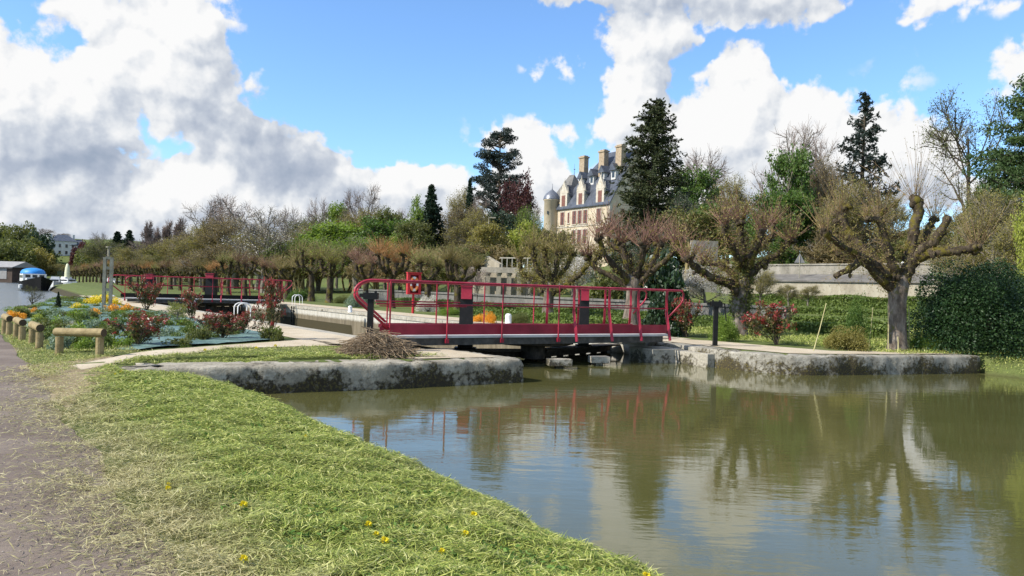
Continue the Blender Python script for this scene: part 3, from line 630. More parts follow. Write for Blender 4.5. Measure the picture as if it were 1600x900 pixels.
def torus(m_, c, R, r, a0, a1, k=20, s=10, sx=1.0):
    pts = [(c[0]+R*math.cos(a)*sx, c[1], c[2]+R*math.sin(a)) for a in np.linspace(a0, a1, k)]; m_.tube(pts, r, s, cap=False)
ring = MB(); torus(ring, (0, -.1, 1.62), .33, .085, 0, 2*math.pi, 32, sx=.62); ro = ring.build('life_ring', 'white_paint', root, smooth=True)
for a in (0, 1.57, 3.14, 4.71):
    q_ = MB(); torus(q_, (0, -.1, 1.62), .33, .09, a+.35, a+1.25, 8, sx=.62); q_.build('ring_band', 'orange_ring', ro, smooth=True)
# ------------------------------------------------------------------ bollards and ladder hoops
def bollard(px, py, h, r, label):
    p = atz(px, py, .5); root = MB(); root.lathe((0, 0, 0), [(r*1.15, 0), (r*1.15, .04), (r, .05), (r, h*.72), (r*.95, h*.85), (r*.7, h*.96), (0, h)], 18)
    o = root.build('bollard', 'white_paint', smooth=True); o.location = p; tag(o, label, 'bollard', 'white bollards along the lock'); return o
bollard(794, 507, .47, .135, 'white round topped bollard seen through the bridge railing')
bollard(547, 488, .36, .11, 'small white bollard on the far side coping, right of the white ladder hoops')
bollard(301, 484, .5, .13, 'white bollard on the near quay before the far bridge')
bollard(176, 473, .45, .13, 'white bollard at the foot of the tall concrete post')
def hoops(s, t0, sg, label, h=.62):
    root = empty('ladder_rail', st(s, t0, .5), label, 'ladder rail', 'white ladder hand rails', rz=math.atan2(uS[1], uS[0]))
    for dx in (-.24, .24):
        m_ = MB(); m_.tube([(dx, 0, -.1), (dx, 0, h*.7)]+[(dx, sg*.25*(1-math.cos(a)), h*.7+h*.3*math.sin(a)) for a in np.linspace(.3, math.pi-.3, 7)]+[(dx, sg*.5, h*.7), (dx, sg*.5, -.02)], .028, 7); m_.build('hoop', 'white_paint', root, smooth=True)
    m_ = MB()
    for dx in (-.22, .22): m_.box((dx, -sg*.05+0, -1.1), (.06, .05, 2.1))
    for z_ in np.arange(-2.0, -.1, .28): m_.box((0, -sg*.05, z_), (.44, .04, .04))
    m_.build('ladder', 'black_paint', root); return root
hoops(31.2, 9.5, 1, 'white ladder hand rail on the near side of the lock')
h2 = hoops(49.0, 17.8, -1, 'white ladder hand rail on the far side of the lock', .7)
# ------------------------------------------------------------------ log barriers
def barrier(x0, y0, x1, y1, label, over=.09, h=.40, r=.082):
    z0 = g1(x0, y0, False); root = empty('log_barrier', (x0, y0, z0), label, 'barrier', 'low log barriers along the path')
    dx, dy = x1-x0, y1-y0; L = math.hypot(dx, dy); d = np.array([dx/L, dy/L, 0]); z1 = g1(x1, y1, False)-z0
    for k, q_ in enumerate((0, L)):
        zz = z1 if k else 0; m_ = MB(); c = d*q_; m_.tube([c+[0, 0, zz-.12], c+[.004, 0, zz+h*.5], c+[0, .003, zz+h-.03]], [.075, .073, .072], 12); m_.build('post', 'log_wood', root, smooth=False)
    m_ = MB(); pts = [d*q_+np.array([0, 0, h+r*.75+z1*q_/L]) for q_ in np.linspace(-over, L+over, 9)]; m_.tube(pts, [r*(1+.03*math.sin(i*2.1)) for i in range(9)], 16); m_.build('rail', 'log_wood', root, smooth=False)
    for e, sg in ((pts[-1], 1), (pts[0], -1)):
        m_ = MB(); m_.tube([e, e+d*.006*sg], [r*.97, r*.95], 16); m_.build('shaded_log_end', 'shaded_log_end', root)
    return root
a = atz(92, 557, .4); b_ = atz(155, 561, .4); barrier(a[0], a[1], b_[0], b_[1], 'low log barrier seen side on, nearest the sandy path')
st_ = np.array(atz(61, 545, .4)[:2]); nmz = ['low log barrier seen end on, just left of the side-on barrier', 'end-on log barrier second to the left of the side-on barrier', 'end-on log barrier at the left picture edge, cut by the frame', 'far log barrier further along the path past the picture edge']
for i, (px, py) in enumerate(((61, 547), (34, 535), (14, 526.5))):
    c = np.array(atz(px, py, .4)[:2]); e = c+uS*1.15+uT*-.05; barrier(e[0], e[1], c[0], c[1], nmz[i])
# ------------------------------------------------------------------ tall twin concrete post
p = atz(167, 483, .5); root = empty('concrete_post', (p[0], p[1], .45), 'tall twin legged concrete post with cross ties in the flower bed', 'post', rz=.3)
hh = 2.45
for dx in (-.14, .14): m_ = MB(); m_.box((dx, 0, hh/2-.1), (.13, .2, hh+.2)); m_.build('leg', 'concrete', root)
for z_ in (.95, 1.95, 2.42): m_ = MB(); m_.box((0, 0, z_), (.2, .17, .13)); m_.build('cross_tie', 'concrete', root)
m_ = MB(); m_.cyl((0, 0, hh+.05), .05, .45, 8); m_.cyl((0, 0, hh+.45), .13, .05, 10); m_.build('lamp_bracket', 'concrete', root)
# ------------------------------------------------------------------ heap of cut branches
rg = np.random.default_rng(11); hc = atz(588, 556, .5); n = 1500
P_ = np.zeros((n, 5, 3)); ang = rg.uniform(0, 2*math.pi, n); rr = np.sqrt(rg.uniform(0, 1, n))*.60; L = rg.uniform(.35, 1.0, n)
hz = (1-(rr/.66)**2)*.50*rg.uniform(.1, 1, n)+.02; dr = ang+rg.normal(0, .8, n)+math.pi/2*(rg.random(n) < .6); el_ = rg.normal(-.1, .25, n)
cx = rr*np.cos(ang)*1.15; cy = rr*np.sin(ang)*.75; d = np.stack([np.cos(dr)*np.cos(el_), np.sin(dr)*np.cos(el_), np.sin(el_)], 1)
crv = rg.normal(0, .10, (n, 3))
for j, u in enumerate(np.linspace(-.5, .5, 5)):
    P_[:, j] = np.stack([cx, cy, hz], 1)+d*(L*u)[:, None]+crv*(u*u*2)-np.array([0, 0, 1.0])*(u*u*L*.5)[:, None]
P_[:, :, 2] = np.maximum(P_[:, :, 2], .005+.02*rg.random((n, 1)))
V, F = strands(P_, np.repeat(rg.uniform(.003, .0085, n)[:, None], 5, 1)*np.linspace(1.2, .6, 5)[None], 4); mb = MB(); mb.add(V, F)
o = mb.build('branch_heap', 'twig'); o.location = hc; tag(o, 'rounded heap of dry brown cut branches at the left end of the bridge', 'brush heap')
# ------------------------------------------------------------------ mown grass and clippings
m, t, b = newmat('grass_blade')
g = nd(t, 'ShaderNodeNewGeometry'); rnd = g.outputs['Random Per Island']; big = noise_n(t, .9, 4, .6, vec=g.outputs['Position']); 
att = nd(t, 'ShaderNodeAttribute'); att.attribute_name = 'straw'
green = ramp_node(t, [(.07, .11, .018), (.18, .25, .04), (.33, .39, .075), (.49, .51, .13), (.74, .72, .31)], rnd, [0, .25, .55, .82, 1])
straw = ramp_node(t, [(.30, .26, .11), (.46, .41, .20), (.60, .54, .32)], rnd)
k = mth(t, 'ADD', att.outputs['Fac'], mth(t, 'MULTIPLY', mth(t, 'ADD', big, -.52), 1.6), clamp=True)
col = mixc(t, k, green, straw); t.links.new(col, b.inputs['Base Color']); b.inputs['Roughness'].default_value = .6; b.inputs['Specular IOR Level'].default_value = .3
tr = nd(t, 'ShaderNodeBsdfTranslucent'); t.links.new(col, tr.inputs[0]); ms = nd(t, 'ShaderNodeMixShader'); ms.inputs[0].default_value = .25
out = next(x for x in t.nodes if x.type == 'OUTPUT_MATERIAL'); t.links.new(b.outputs[0], ms.inputs[1]); t.links.new(tr.outputs[0], ms.inputs[2]); t.links.new(ms.outputs[0], out.inputs[0])
rg = np.random.default_rng(21)
FORK = [tuple(q_) for q_ in fork_u]+[tuple(q_) for q_ in fork_l[::-1]]
DIRT = [tuple(P2(*q_)) for q_ in ((40, 572, .4), (112, 560, .4), (185, 566, .4), (165, 600, .4), (105, 640, .4))]
def blades(n, X, Y, keep, lrange, wrange, tilt, name, label, straw_f, lift=.02, cat='grass'):
    s, t_ = to_st(X, Y); z = gz(X, Y); ok = keep(s, t_, z); X, Y, z, s, t_ = X[ok], Y[ok], z[ok], s[ok], t_[ok]; n = len(X)
    a = rg.uniform(0, 2*math.pi, n); el_ = rg.normal(0, tilt, n); L = rg.uniform(*lrange, n)*rg.uniform(.5, 1, n); W = rg.uniform(*wrange, n)
    dist = np.hypot(X, Y); gf = np.maximum(1, dist/7.0)**.8; L = L*gf**.5; W = W*gf
    d = np.stack([np.cos(a)*np.cos(el_), np.sin(a)*np.cos(el_), np.sin(el_)], 1); side = norm_(np.stack([-np.sin(a), np.cos(a), rg.normal(0, .5, n)], 1))
    c = np.stack([X, Y, z+np.abs(L*np.sin(el_))*.5+rg.uniform(.002, lift, n)*(1+1.3*fnoise(X, Y, 3.1))+.018*(1+fnoise(X+3, Y, 1.7))], 1)
    bend = np.stack([rg.normal(0, .08, n), rg.normal(0, .08, n), rg.uniform(-.02, .11, n)], 1)*L[:, None]
    A = c-d*(L*.5)[:, None]; B = c+d*(L*.5)[:, None]; M_ = c+bend
    V = np.stack([A, M_-side*(W*.5)[:, None], B, M_+side*(W*.5)[:, None]], 1)
    mb = MB(); mb.add(V.reshape(-1, 3), np.arange(4*n).reshape(-1, 4)); o = mb.build(name, 'grass_blade')
    at = o.data.attributes.new('straw', 'FLOAT', 'FACE'); at.data.foreach_set('value', straw_f(s, t_, X, Y).astype(np.float32))
    tag(o, label, cat, kind='stuff'); print(name, n); return o
# main bank, denser near the camera
def samp(n, pw):
    # polar sampling around the camera, density falling with distance
    r = 3.2*(16.5/3.2)**rg.random(n)**pw; th = rg.uniform(-.78, .25, n); return r*np.sin(th), r*np.cos(th)
def in_bank(s, t_, z): 
    edge = 1.45+.16*np.sin(s*1.7)+.12*np.sin(s*4.3+1)+rg.exponential(.32, len(s))*-1
    xx = uS[0]*s+uT[0]*t_; yy = uS[1]*s+uT[1]*t_
    d = sdf(xx, yy, BASIN)
    qd = dist_line(xx, yy, [(-6.6, 12.7)]+LBLOCK[1:]+[tuple(cor_l)])
    return (t_ > edge) & (z > -.01) & (z < .6) & ((d > .01)) & (s < 15.6) & (sdf(xx, yy, FORK) > -.02) & ~((qd < .93) & (t_ > 2.2) & (s > 12.0) & ((xx+6.3)*.80-(yy-12.62)*1.4 < 0)) & (sdf(xx, yy, DIRT) > rg.uniform(-.35, .05, len(s)))
Xs, Ys = samp(760000, 1.0)
blades(0, Xs, Ys, in_bank, (.05, .15), (.0035, .0075), .22, 'grass', 'freshly cut pale green grass covering the bank', lambda s, t_, X, Y: np.clip(.95-(t_-1.1)*1.25, -.08, 1)+rg.normal(0, .15, len(s)), .035)
Xs, Ys = samp(330000, 1.0)
def on_edge(s, t_, z):
    return (t_ < 1.85) & (t_ > 1.12-.12*np.sin(s*1.3)-.08*np.sin(s*3.1+1)-rg.exponential(.24, len(s))-.8*(rg.random(len(s)) < .05)*rg.random(len(s))) & (s < 14.5)
blades(0, Xs, Ys, on_edge, (.04, .11), (.002, .004), .10, 'grass_clippings', 'dry straw coloured clippings strewn over the path edge', lambda s, t_, X, Y: np.full(len(s), .9)+rg.normal(0, .25, len(s)), .008, 'clippings')
# broad leaved weeds: plantain, clover and dandelion leaves between the blades
m, t, b = newmat('weed_leaf'); g = nd(t, 'ShaderNodeNewGeometry'); t.links.new(ramp_node(t, [(.035, .085, .015), (.08, .15, .03), (.16, .24, .06)], g.outputs['Random Per Island']), b.inputs['Base Color']); b.inputs['Roughness'].default_value = .85; b.inputs['Specular IOR Level'].default_value = .1
rw = np.random.default_rng(15); cxy = [samp(900, 1.0)]; cx_, cy_ = cxy[0]; s_, t_ = to_st(cx_, cy_); ok = in_bank(s_, t_, gz(cx_, cy_)) & (t_ > 1.6); cx_, cy_ = cx_[ok], cy_[ok]; k = 14; X_ = np.repeat(cx_, k)+rw.normal(0, .045, len(cx_)*k); Y_ = np.repeat(cy_, k)+rw.normal(0, .045, len(cx_)*k); Z_ = gz(X_, Y_)+rw.uniform(.015, .06, len(X_)); V, F = leafq(np.stack([X_, Y_, Z_], 1), .045, rw, .45, flat=.6); mb = MB(); mb.add(V, F); tag(mb.build('weeds', 'weed_leaf'), 'broad leaved green weeds scattered through the cut grass', 'weeds', kind='stuff')
# longer ragged blades hanging over the water line
n = 5200; bl = resample(np.array(BANK), .01); ii = rg.integers(0, len(bl)-1, n); clump = .5+.5*np.sin(ii*.021)*np.sin(ii*.0073+1); dn_ = norm_(bl[np.minimum(ii+1, len(bl)-1)]-bl[ii]); no_ = np.stack([dn_[:, 1], -dn_[:, 0]], 1); 
if sdf(np.array([bl[300][0]+no_[0][0]*.2]), np.array([bl[300][1]+no_[0][1]*.2]), BASIN)[0] < 0: no_ = -no_
off = rg.uniform(.0, .16, n); bx = bl[ii, 0]+no_[:, 0]*off; by = bl[ii, 1]+no_[:, 1]*off; bz = gz(bx, by); P_ = np.zeros((n, 4, 3)); hh = rg.uniform(.04, .15, n)*(.35+clump); ln = rg.uniform(-.02, .10, n)
for j, u in enumerate((0, .35, .7, 1)): P_[:, j] = np.stack([bx-no_[:, 0]*ln*u*u, by-no_[:, 1]*ln*u*u, bz+hh*(u-.35*u*u)], 1)+rg.normal(0, .006, (n, 3))
V, F = strands(P_, np.array([[.0028, .0026, .0018, .0006]])*np.maximum(1, np.hypot(bx, by)/7)[:, None], 3); mb = MB(); mb.add(V, F); o = mb.build('bank_grass', 'grass_blade'); tag(o, 'longer ragged grass hanging along the water edge of the bank', 'grass', kind='stuff')
# loose grit and pebbles on the path
simple('pebble', [(.16, .13, .11), (.28, .24, .20), (.42, .38, .33)], 9, .9, 0, 0); n = 2600; r_ = 3.3*(14/3.3)**rw.random(n); a_g = rw.uniform(-.75, -.15, n); gx, gy = r_*np.sin(a_g), r_*np.cos(a_g); s_, t_ = to_st(gx, gy); ok = (t_ < 1.6) & (t_ > -2.2) & (rw.random(n) < np.interp(t_, [-2, .2, 1.0], [.25, .4, 1])); gx, gy = gx[ok], gy[ok]; gs = rw.uniform(.003, .010, len(gx))*np.maximum(1, np.hypot(gx, gy)/7)
O8 = np.array([[1, 0, 0], [0, 1, 0], [-1, 0, 0], [0, -1, 0], [0, 0, .7], [0, 0, -.7]]); V = (O8[None]*rw.uniform(.6, 1.2, (len(gx), 6, 1))*gs[:, None, None]+np.stack([gx, gy, gz(gx, gy, False)+.013], 1)[:, None]).reshape(-1, 3); f8 = np.array([[0, 1, 4], [1, 2, 4], [2, 3, 4], [3, 0, 4], [1, 0, 5], [2, 1, 5], [3, 2, 5], [0, 3, 5]]); mb = MB(); mb.add(V, None, (f8[None]+6*np.arange(len(gx))[:, None, None]).reshape(-1, 3)); tag(mb.build('gravel', 'pebble'), 'loose grit and small pebbles strewn on the asphalt path', 'gravel', kind='stuff')
# quay lawn left of the heap, verge by the barriers, right bank
n = 300000; Xs = rg.uniform(-16, 1, n); Ys = rg.uniform(12, 25, n)
def verge(s, t_, z):
    xx = uS[0]*s+uT[0]*t_; yy = uS[1]*s+uT[1]*t_
    f = sdf(xx, yy, FORK)
    front = dist_line(xx, yy, LBLOCK+[tuple(cor_l)])
    return (f > .0) & (z > .38) & (((s < 17.1) & (t_ < 7.3) & (s > 11.5)) | ((t_ > 1.0) & (t_ < 3.0) & (s > 14.5) & (s < 30))) & (front > .9) & (t_ > 1.0)
blades(0, Xs, Ys, verge, (.03, .08), (.003, .006), .5, 'verge_grass', 'short yellowish grass around the path fork and barriers', lambda s, t_, X, Y: np.clip(.35+rg.normal(0, .2, len(s)), 0, 1), .02)
n = 160000; Xs = rg.uniform(4, 24, n); Ys = rg.uniform(17, 34, n)
def rbank(s, t_, z):
    xx = uS[0]*s+uT[0]*t_; yy = uS[1]*s+uT[1]*t_
    return (z > .05) & (t_ > 19.2) & (((xx > 13.9) | (t_ > 21.6)))
blades(0, Xs, Ys, rbank, (.04, .10), (.004, .008), .6, 'garden_grass', 'green lawn behind the right quay and along the right bank', lambda s, t_, X, Y: np.clip(.0+rg.normal(0, .2, len(s)), -.1, 1), .02)
# dandelions
m, t, b = newmat('dandelion'); b.inputs['Base Color'].default_value = (.85, .70, .02, 1); b.inputs['Roughness'].default_value = .7
simple('stem_green', [(.10, .16, .04), (.16, .24, .06)], 10, .7)
dn = MB(); rr_ = np.random.default_rng(5)
Pp = np.zeros((60, 3)); dd = norm_(rr_.normal(size=(60, 3))+[0, 0, .9]); V, F = leafq(dd*.016, .022, rr_, .35, D=dd, spread=.3); dn.add(V, F); fl = None
stm = MB(); stm.tube([(0, 0, -.05), (.003, 0, -.02), (0, 0, 0)], .0025, 5)
proto = None; spots = [(587, 862), (727, 846), (740, 812), (263, 772), (262, 778), (380, 808), (470, 722), (575, 840), (1010, 880), (690, 880), (380, 893), (478, 690), (180, 595), (190, 592), (600, 868), (320, 560), (400, 556), (560, 547), (430, 552), (585, 552), (596, 549)]
for i, (px, py) in enumerate(spots):
    p = atz(px, py, .40)
    if proto is None:
        root = empty('dandelion', p, 'small yellow dandelion flower in the mown grass', 'flower', 'yellow dandelions dotted in the grass'); dn.build('flower_head', 'dandelion', root); stm.build('stem', 'stem_green', root); o = proto = root
    else: o = copy_tree(proto)
    o.location = (p[0], p[1], g1(p[0], p[1])+.065); k_ = .8+.4*(i % 3)/2; o.scale = (k_,)*3 if p[1] < 12 else (1.6,)*3
# ------------------------------------------------------------------ vegetation
def barkmat(name, cols, moss=None, sc_=5, mossamt=.5):
    m, t, b = newmat(name); geo = nd(t, 'ShaderNodeNewGeometry'); tcx = nd(t, 'ShaderNodeTexCoord'); mp = nd(t, 'ShaderNodeMapping'); mp.inputs['Scale'].default_value = (1, 1, .35); t.links.new(tcx.outputs['Object'], mp.inputs[0])
    a = noise_n(t, sc_, 6, .7, vec=mp.outputs[0]); c = noise_n(t, sc_*.45, 5, .65, vec=tcx.outputs['Object'])
    col = ramp_node(t, cols, a, [.35, .5, .65])
    if moss: col = mixc(t, ramp_node(t, [(0, 0, 0), (1, 1, 1)], c, [.62-.3*mossamt, .70-.3*mossamt]), col, moss)
    t.links.new(col, b.inputs['Base Color']); b.inputs['Roughness'].default_value = .92; b.inputs['Specular IOR Level'].default_value = .15; bump(t, b, a, .7, .03); return m
barkmat('bark_grey', [(.10, .085, .065), (.19, .165, .13), (.30, .27, .22)])
barkmat('bark_pollard', [(.022, .016, .010), (.055, .042, .028), (.115, .09, .062)], (.115, .095, .018), 6, .32)
barkmat('bark_trunk', [(.07, .055, .042), (.15, .12, .095), (.27, .23, .19)], (.12, .11, .03), 6, .15)
barkmat('bark_dark', [(.04, .032, .022), (.08, .065, .045), (.13, .11, .08)])
simple('twig_purple', [(.14, .10, .085), (.21, .155, .13), (.28, .21, .17)], 3, .85, 0, 0)
simple('twig_red', [(.16, .085, .062), (.24, .125, .09), (.33, .20, .14)], 3, .8, 0, 0)
simple('twig_brown', [(.15, .10, .05), (.26, .17, .085), (.38, .27, .15)], 2, .85, 0, 0)
simple('twig_orange', [(.34, .16, .06), (.45, .22, .08), (.5, .30, .12)], 3, .8, 0, 0)
simple('twig_olive', [(.17, .13, .06), (.25, .19, .08), (.33, .27, .12)], 3, .8, 0, 0)
simple('twig_tan', [(.26, .20, .13), (.36, .28, .19), (.45, .37, .27)], 3, .85, 0, 0)
leafmat('leaf_olive', [(.12, .105, .028), (.20, .175, .045), (.28, .25, .075), (.33, .25, .09)])
leafmat('leaf_spring', [(.09, .14, .02), (.16, .24, .035), (.25, .34, .06)])
leafmat('leaf_yellow', [(.20, .24, .035), (.32, .36, .06), (.42, .44, .10)])
leafmat('leaf_bright', [(.04, .085, .014), (.08, .145, .026), (.15, .22, .045)])
leafmat('leaf_mid', [(.07, .085, .024), (.12, .135, .038), (.17, .175, .058)])
leafmat('leaf_brown', [(.13, .10, .05), (.20, .155, .075), (.27, .21, .105)])
leafmat('leaf_purple', [(.045, .018, .022), (.09, .03, .035), (.14, .06, .05)])
leafmat('leaf_dark', [(.012, .028, .010), (.024, .05, .018), (.04, .075, .028)], .12, .38, .5)
leafmat('leaf_laurel', [(.010, .030, .008), (.022, .052, .014), (.05, .09, .026)], .10, .5, .28)
leafmat('needle_dark', [(.010, .022, .012), (.018, .038, .018), (.03, .055, .026)], .1, .6, .3)
leafmat('needle_blue', [(.014, .024, .018), (.024, .038, .03), (.04, .055, .042)], .1, .6, .3)
leafmat('needle_olive', [(.024, .036, .012), (.048, .062, .022), (.095, .10, .04)], .1, .6, .3)
leafmat('needle_pine', [(.025, .050, .015), (.05, .09, .025), (.085, .13, .04)], .15, .6, .3)
leafmat('leaf_red', [(.13, .018, .018), (.27, .035, .032), (.38, .10, .075)], .25, .4, .5)
leafmat('leaf_redgreen', [(.04, .06, .015), (.09, .10, .03), (.22, .07, .03)], .25, .4, .5)
leafmat('petal_yellow', [(.70, .52, .02), (.80, .66, .05)], .2)
leafmat('petal_orange', [(.70, .30, .02), (.80, .42, .05)], .2)
leafmat('petal_white', [(.62, .58, .55), (.75, .70, .66)], .2)
leafmat('leaf_silver', [(.13, .19, .13), (.20, .27, .19), (.28, .34, .25)], .2)
leafmat('leaf_hedge', [(.06, .09, .018), (.11, .16, .03), (.18, .23, .055)], .25)

def grow(P0, D0, L, r0, r1, n, wob, grav, rng):
    k = len(P0); P = np.empty((k, n+1, 3)); P[:, 0] = P0; d = norm_(D0.copy()); L = np.broadcast_to(L, (k,)); g = np.broadcast_to(grav, (k,))
    for i in range(n):
        P[:, i+1] = P[:, i]+d*(L/n)[:, None]; d = d+rng.normal(0, wob, (k, 3)); d[:, 2] += g; d = norm_(d)
    R = np.broadcast_to(r0, (k,))[:, None]*(1-np.linspace(0, 1, n+1))[None]+np.broadcast_to(r1, (k,))[:, None]*np.linspace(0, 1, n+1)[None]
    return P, R
def kids(P, R, c, f0, f1, ang, rng, angsd=.2, pw=1.0, idx=None):
    k, m, _ = P.shape; pi = np.repeat(np.arange(k), c) if idx is None else idx
    f = f0+(f1-f0)*rng.random(len(pi))**pw; q = f*(m-1); i = np.minimum(q.astype(int), m-2); u = (q-i)[:, None]
    p = P[pi, i]*(1-u)+P[pi, i+1]*u; T = norm_(P[pi, i+1]-P[pi, i]); r = R[pi, i]*(1-u[:, 0])+R[pi, i+1]*u[:, 0]
    rv = norm_(np.cross(T, rng.normal(size=T.shape))); a = (ang+rng.normal(0, angsd, len(pi)))[:, None]
    return p, norm_(np.cos(a)*T+np.sin(a)*rv), f, r, pi
PROTO = {}
def reg(kind, wood, crown, h, w_, barkm, leafm):   # store one prototype: meshes only
    allv = []
    conif = kind in ('spruce', 'spruce_open', 'yew', 'cedar', 'pine')
    for me in (wood, crown):
        v = np.empty(len(me.vertices)*3, np.float32); me.vertices.foreach_get('co', v); allv.append(v.reshape(-1, 3))
    v = np.concatenate(allv); h = float(np.percentile(v[:, 2], 99.9)); w_ = w_ if conif else 2*float(np.percentile(np.hypot(v[:, 0], v[:, 1]), 96))
    PROTO.setdefault(kind, []).append((wood, crown, h, w_, barkm, leafm))
def mesh_of(mb, nm, mat):
    o = mb.build(nm, mat); me = o.data; bpy.data.objects.remove(o); return me
def p_deciduous(kind, seed, bark, leaf, H=10., spread=1.0, leafn=9, leafsz=.22, twign=7, lift=.10, trunk=.35, wl=.6, tw=None, r0=.26, bush=False, twr=.010):
    rng = np.random.default_rng(seed); wood = MB(); crown = MB()
    n0 = 5 if bush else 1
    P0, R0 = grow(np.zeros((n0, 3))+(rng.normal(0, .25, (n0, 3))*[1, 1, 0] if bush else 0), np.array([[0, 0, 1.0]]*n0)+(rng.normal(0, .28, (n0, 3))*[1, 1, 0] if bush else 0), H*.8, r0*(.35 if bush else 1), r0*.2, 9, .05, .05, rng)
    a = strands(P0, R0, 8); wood.add(*a)
    p, d, f, r, _ = kids(P0, R0, (6 if bush else 17), trunk, 1, .9, rng, .2); L = H*.42*spread*(1.12-f*.62)
    P1, R1 = grow(p, d, L, r*.55, .035, 6, .13, lift, rng); wood.add(*strands(P1, R1, 5))
    p, d, f, r, _ = kids(P1, R1, 8, .2, 1, .8, rng, .25); P2, R2 = grow(p, d, H*.15*(1.2-f*.5), r*.6, .016, 4, .16, lift*.7, rng); wood.add(*strands(P2, R2, 4))
    p, d, f, r, _ = kids(P2, R2, twign, .15, 1, .7, rng, .3); P3, R3 = grow(p, d, H*.075, np.full(len(p), twr*1.2), twr*.6, 2, .2, .05, rng)
    tgt = crown if tw else wood
    if tw: crown.add(*strands(P3, R3, 3))
    else: wood.add(*strands(P3, R3, 3))
    if leafn:
        pi = rng.integers(0, len(P3), len(P3)*leafn); k = rng.integers(0, 3, len(pi)); c = P3[pi, k]+rng.normal(0, H*.017, (len(pi), 3)); V, F = leafq(c, leafsz, rng, .7)
        if tw: pass
        lf = MB(); lf.add(V, F); crown_mesh = mesh_of(lf, 'crown', leaf)
        if tw: wood.v += crown.v; wood.f4 += [f_+wood.n for f_ in crown.f4]; wood.n += crown.n
    else: crown_mesh = mesh_of(crown, 'crown', tw)
    reg(kind, mesh_of(wood, 'trunk', bark), crown_mesh, H, H*.9*spread, bark, leaf)
def p_conifer(kind, seed, bark, leaf, H=12., W=4.2, whorls=34, per=8, droop=-.16, n2=16, nl=7, sz=.26, top=.0, bare=.05, tilt=1.45, prof=.85, jit=.2, asp=.32):
    rng = np.random.default_rng(seed); wood = MB(); crown = MB()
    P0, R0 = grow(np.zeros((1, 3)), np.array([[0, 0, 1.0]]), H, .26, .02, 10, .012, .03, rng); wood.add(*strands(P0, R0, 8))
    k = whorls*per; f = bare+(1-bare)*(np.repeat(np.arange(whorls), per)/whorls+rng.uniform(-.4, .4, k)/whorls); f = np.clip(f, bare, .985); q = f*10; i = np.minimum(q.astype(int), 9); u = (q-i)[:, None]
    p = P0[0, i]*(1-u)+P0[0, i+1]*u; a = rng.uniform(0, 2*math.pi, k); th = tilt-.5*f**2*1.2+rng.normal(0, .08, k)
    d = np.stack([np.cos(a)*np.sin(th), np.sin(a)*np.sin(th), np.cos(th)], 1); L = W*.5*((1-f)**prof+.05)*rng.uniform(1-jit*2, 1+jit*.5, k)
    P1, R1 = grow(p, d, L, .045, .012, 5, .06, droop*rng.uniform(.4, 1.2, k)*.5, rng); P1[:, -1, 2] += L*.05; wood.add(*strands(P1, R1, 4))
    w_ = np.maximum(L/(W*.5), .12); cnt = np.maximum((n2*w_).astype(int), 3); idx = np.repeat(np.arange(k), cnt)
    p, d, f2, r, pi = kids(P1, R1, 0, .12, 1, 1.0, rng, .2, idx=idx); d[:, 2] -= .25; P2, R2 = grow(p, d, L[pi]*.26*(1.25-f2)+.12, .010, .005, 2, .1, droop*.6, rng)
    j = rng.integers(0, len(P2), len(P2)*nl); kk = rng.random(len(j))[:, None]; c = P2[j, 0]*(1-kk)+P2[j, 2]*kk+rng.normal(0, .05, (len(j), 3)); V, F = leafq(c, sz, rng, asp, D=P2[j, 2]-P2[j, 0], spread=1.0); crown.add(V, F)
    reg(kind, mesh_of(wood, 'trunk', bark), mesh_of(crown, 'crown', leaf), H, W, bark, leaf)
def p_pine(kind, seed, bark, leaf, H=12., W=7., npad=85, nl=330, sz=.22, f0=.25, padr=(.55, 1.15)):
    """broad tree of flat foliage pads on big limbs (cedar, pine)"""
    rng = np.random.default_rng(seed); wood = MB(); crown = MB(); P0, R0 = grow(np.zeros((1, 3)), np.array([[0, 0, 1.0]]), H*.96, .34, .05, 10, .03, .03, rng); wood.add(*strands(P0, R0, 8))
    p, d, f, r, _ = kids(P0, R0, npad, f0, 1, 1.25, rng, .2, .9); d[:, 2] = np.abs(d[:, 2])*.6
    prof = np.interp(f, [f0, f0+.12, .6, .85, 1], [.75, 1, .8, .5, .2]); L = W*.5*prof*rng.uniform(.45, 1.05, len(p)); P1, R1 = grow(p, d, L, .09, .02, 5, .12, .02, rng); wood.add(*strands(P1, R1, 4))
    C_ = []; D_ = []
    for i in range(len(P1)):
        for kk in (3, 5) if L[i] > W*.2 else (5,):
            rr = rng.uniform(*padr)*(.75 if kk == 3 else 1)*(.6+.4*L[i]/(W*.5)); n = int(nl*rr*rr); q = rng.normal(size=(n, 3)); q = norm_(q)*(rng.random((n, 1))**.4)*rr*[1, 1, .38]; C_.append(P1[i, kk]+q)
    c = np.concatenate(C_); V, F = leafq(c, sz, rng, .4); crown.add(V, F); reg(kind, mesh_of(wood, 'trunk', bark), mesh_of(crown, 'crown', leaf), H, W, bark, leaf)
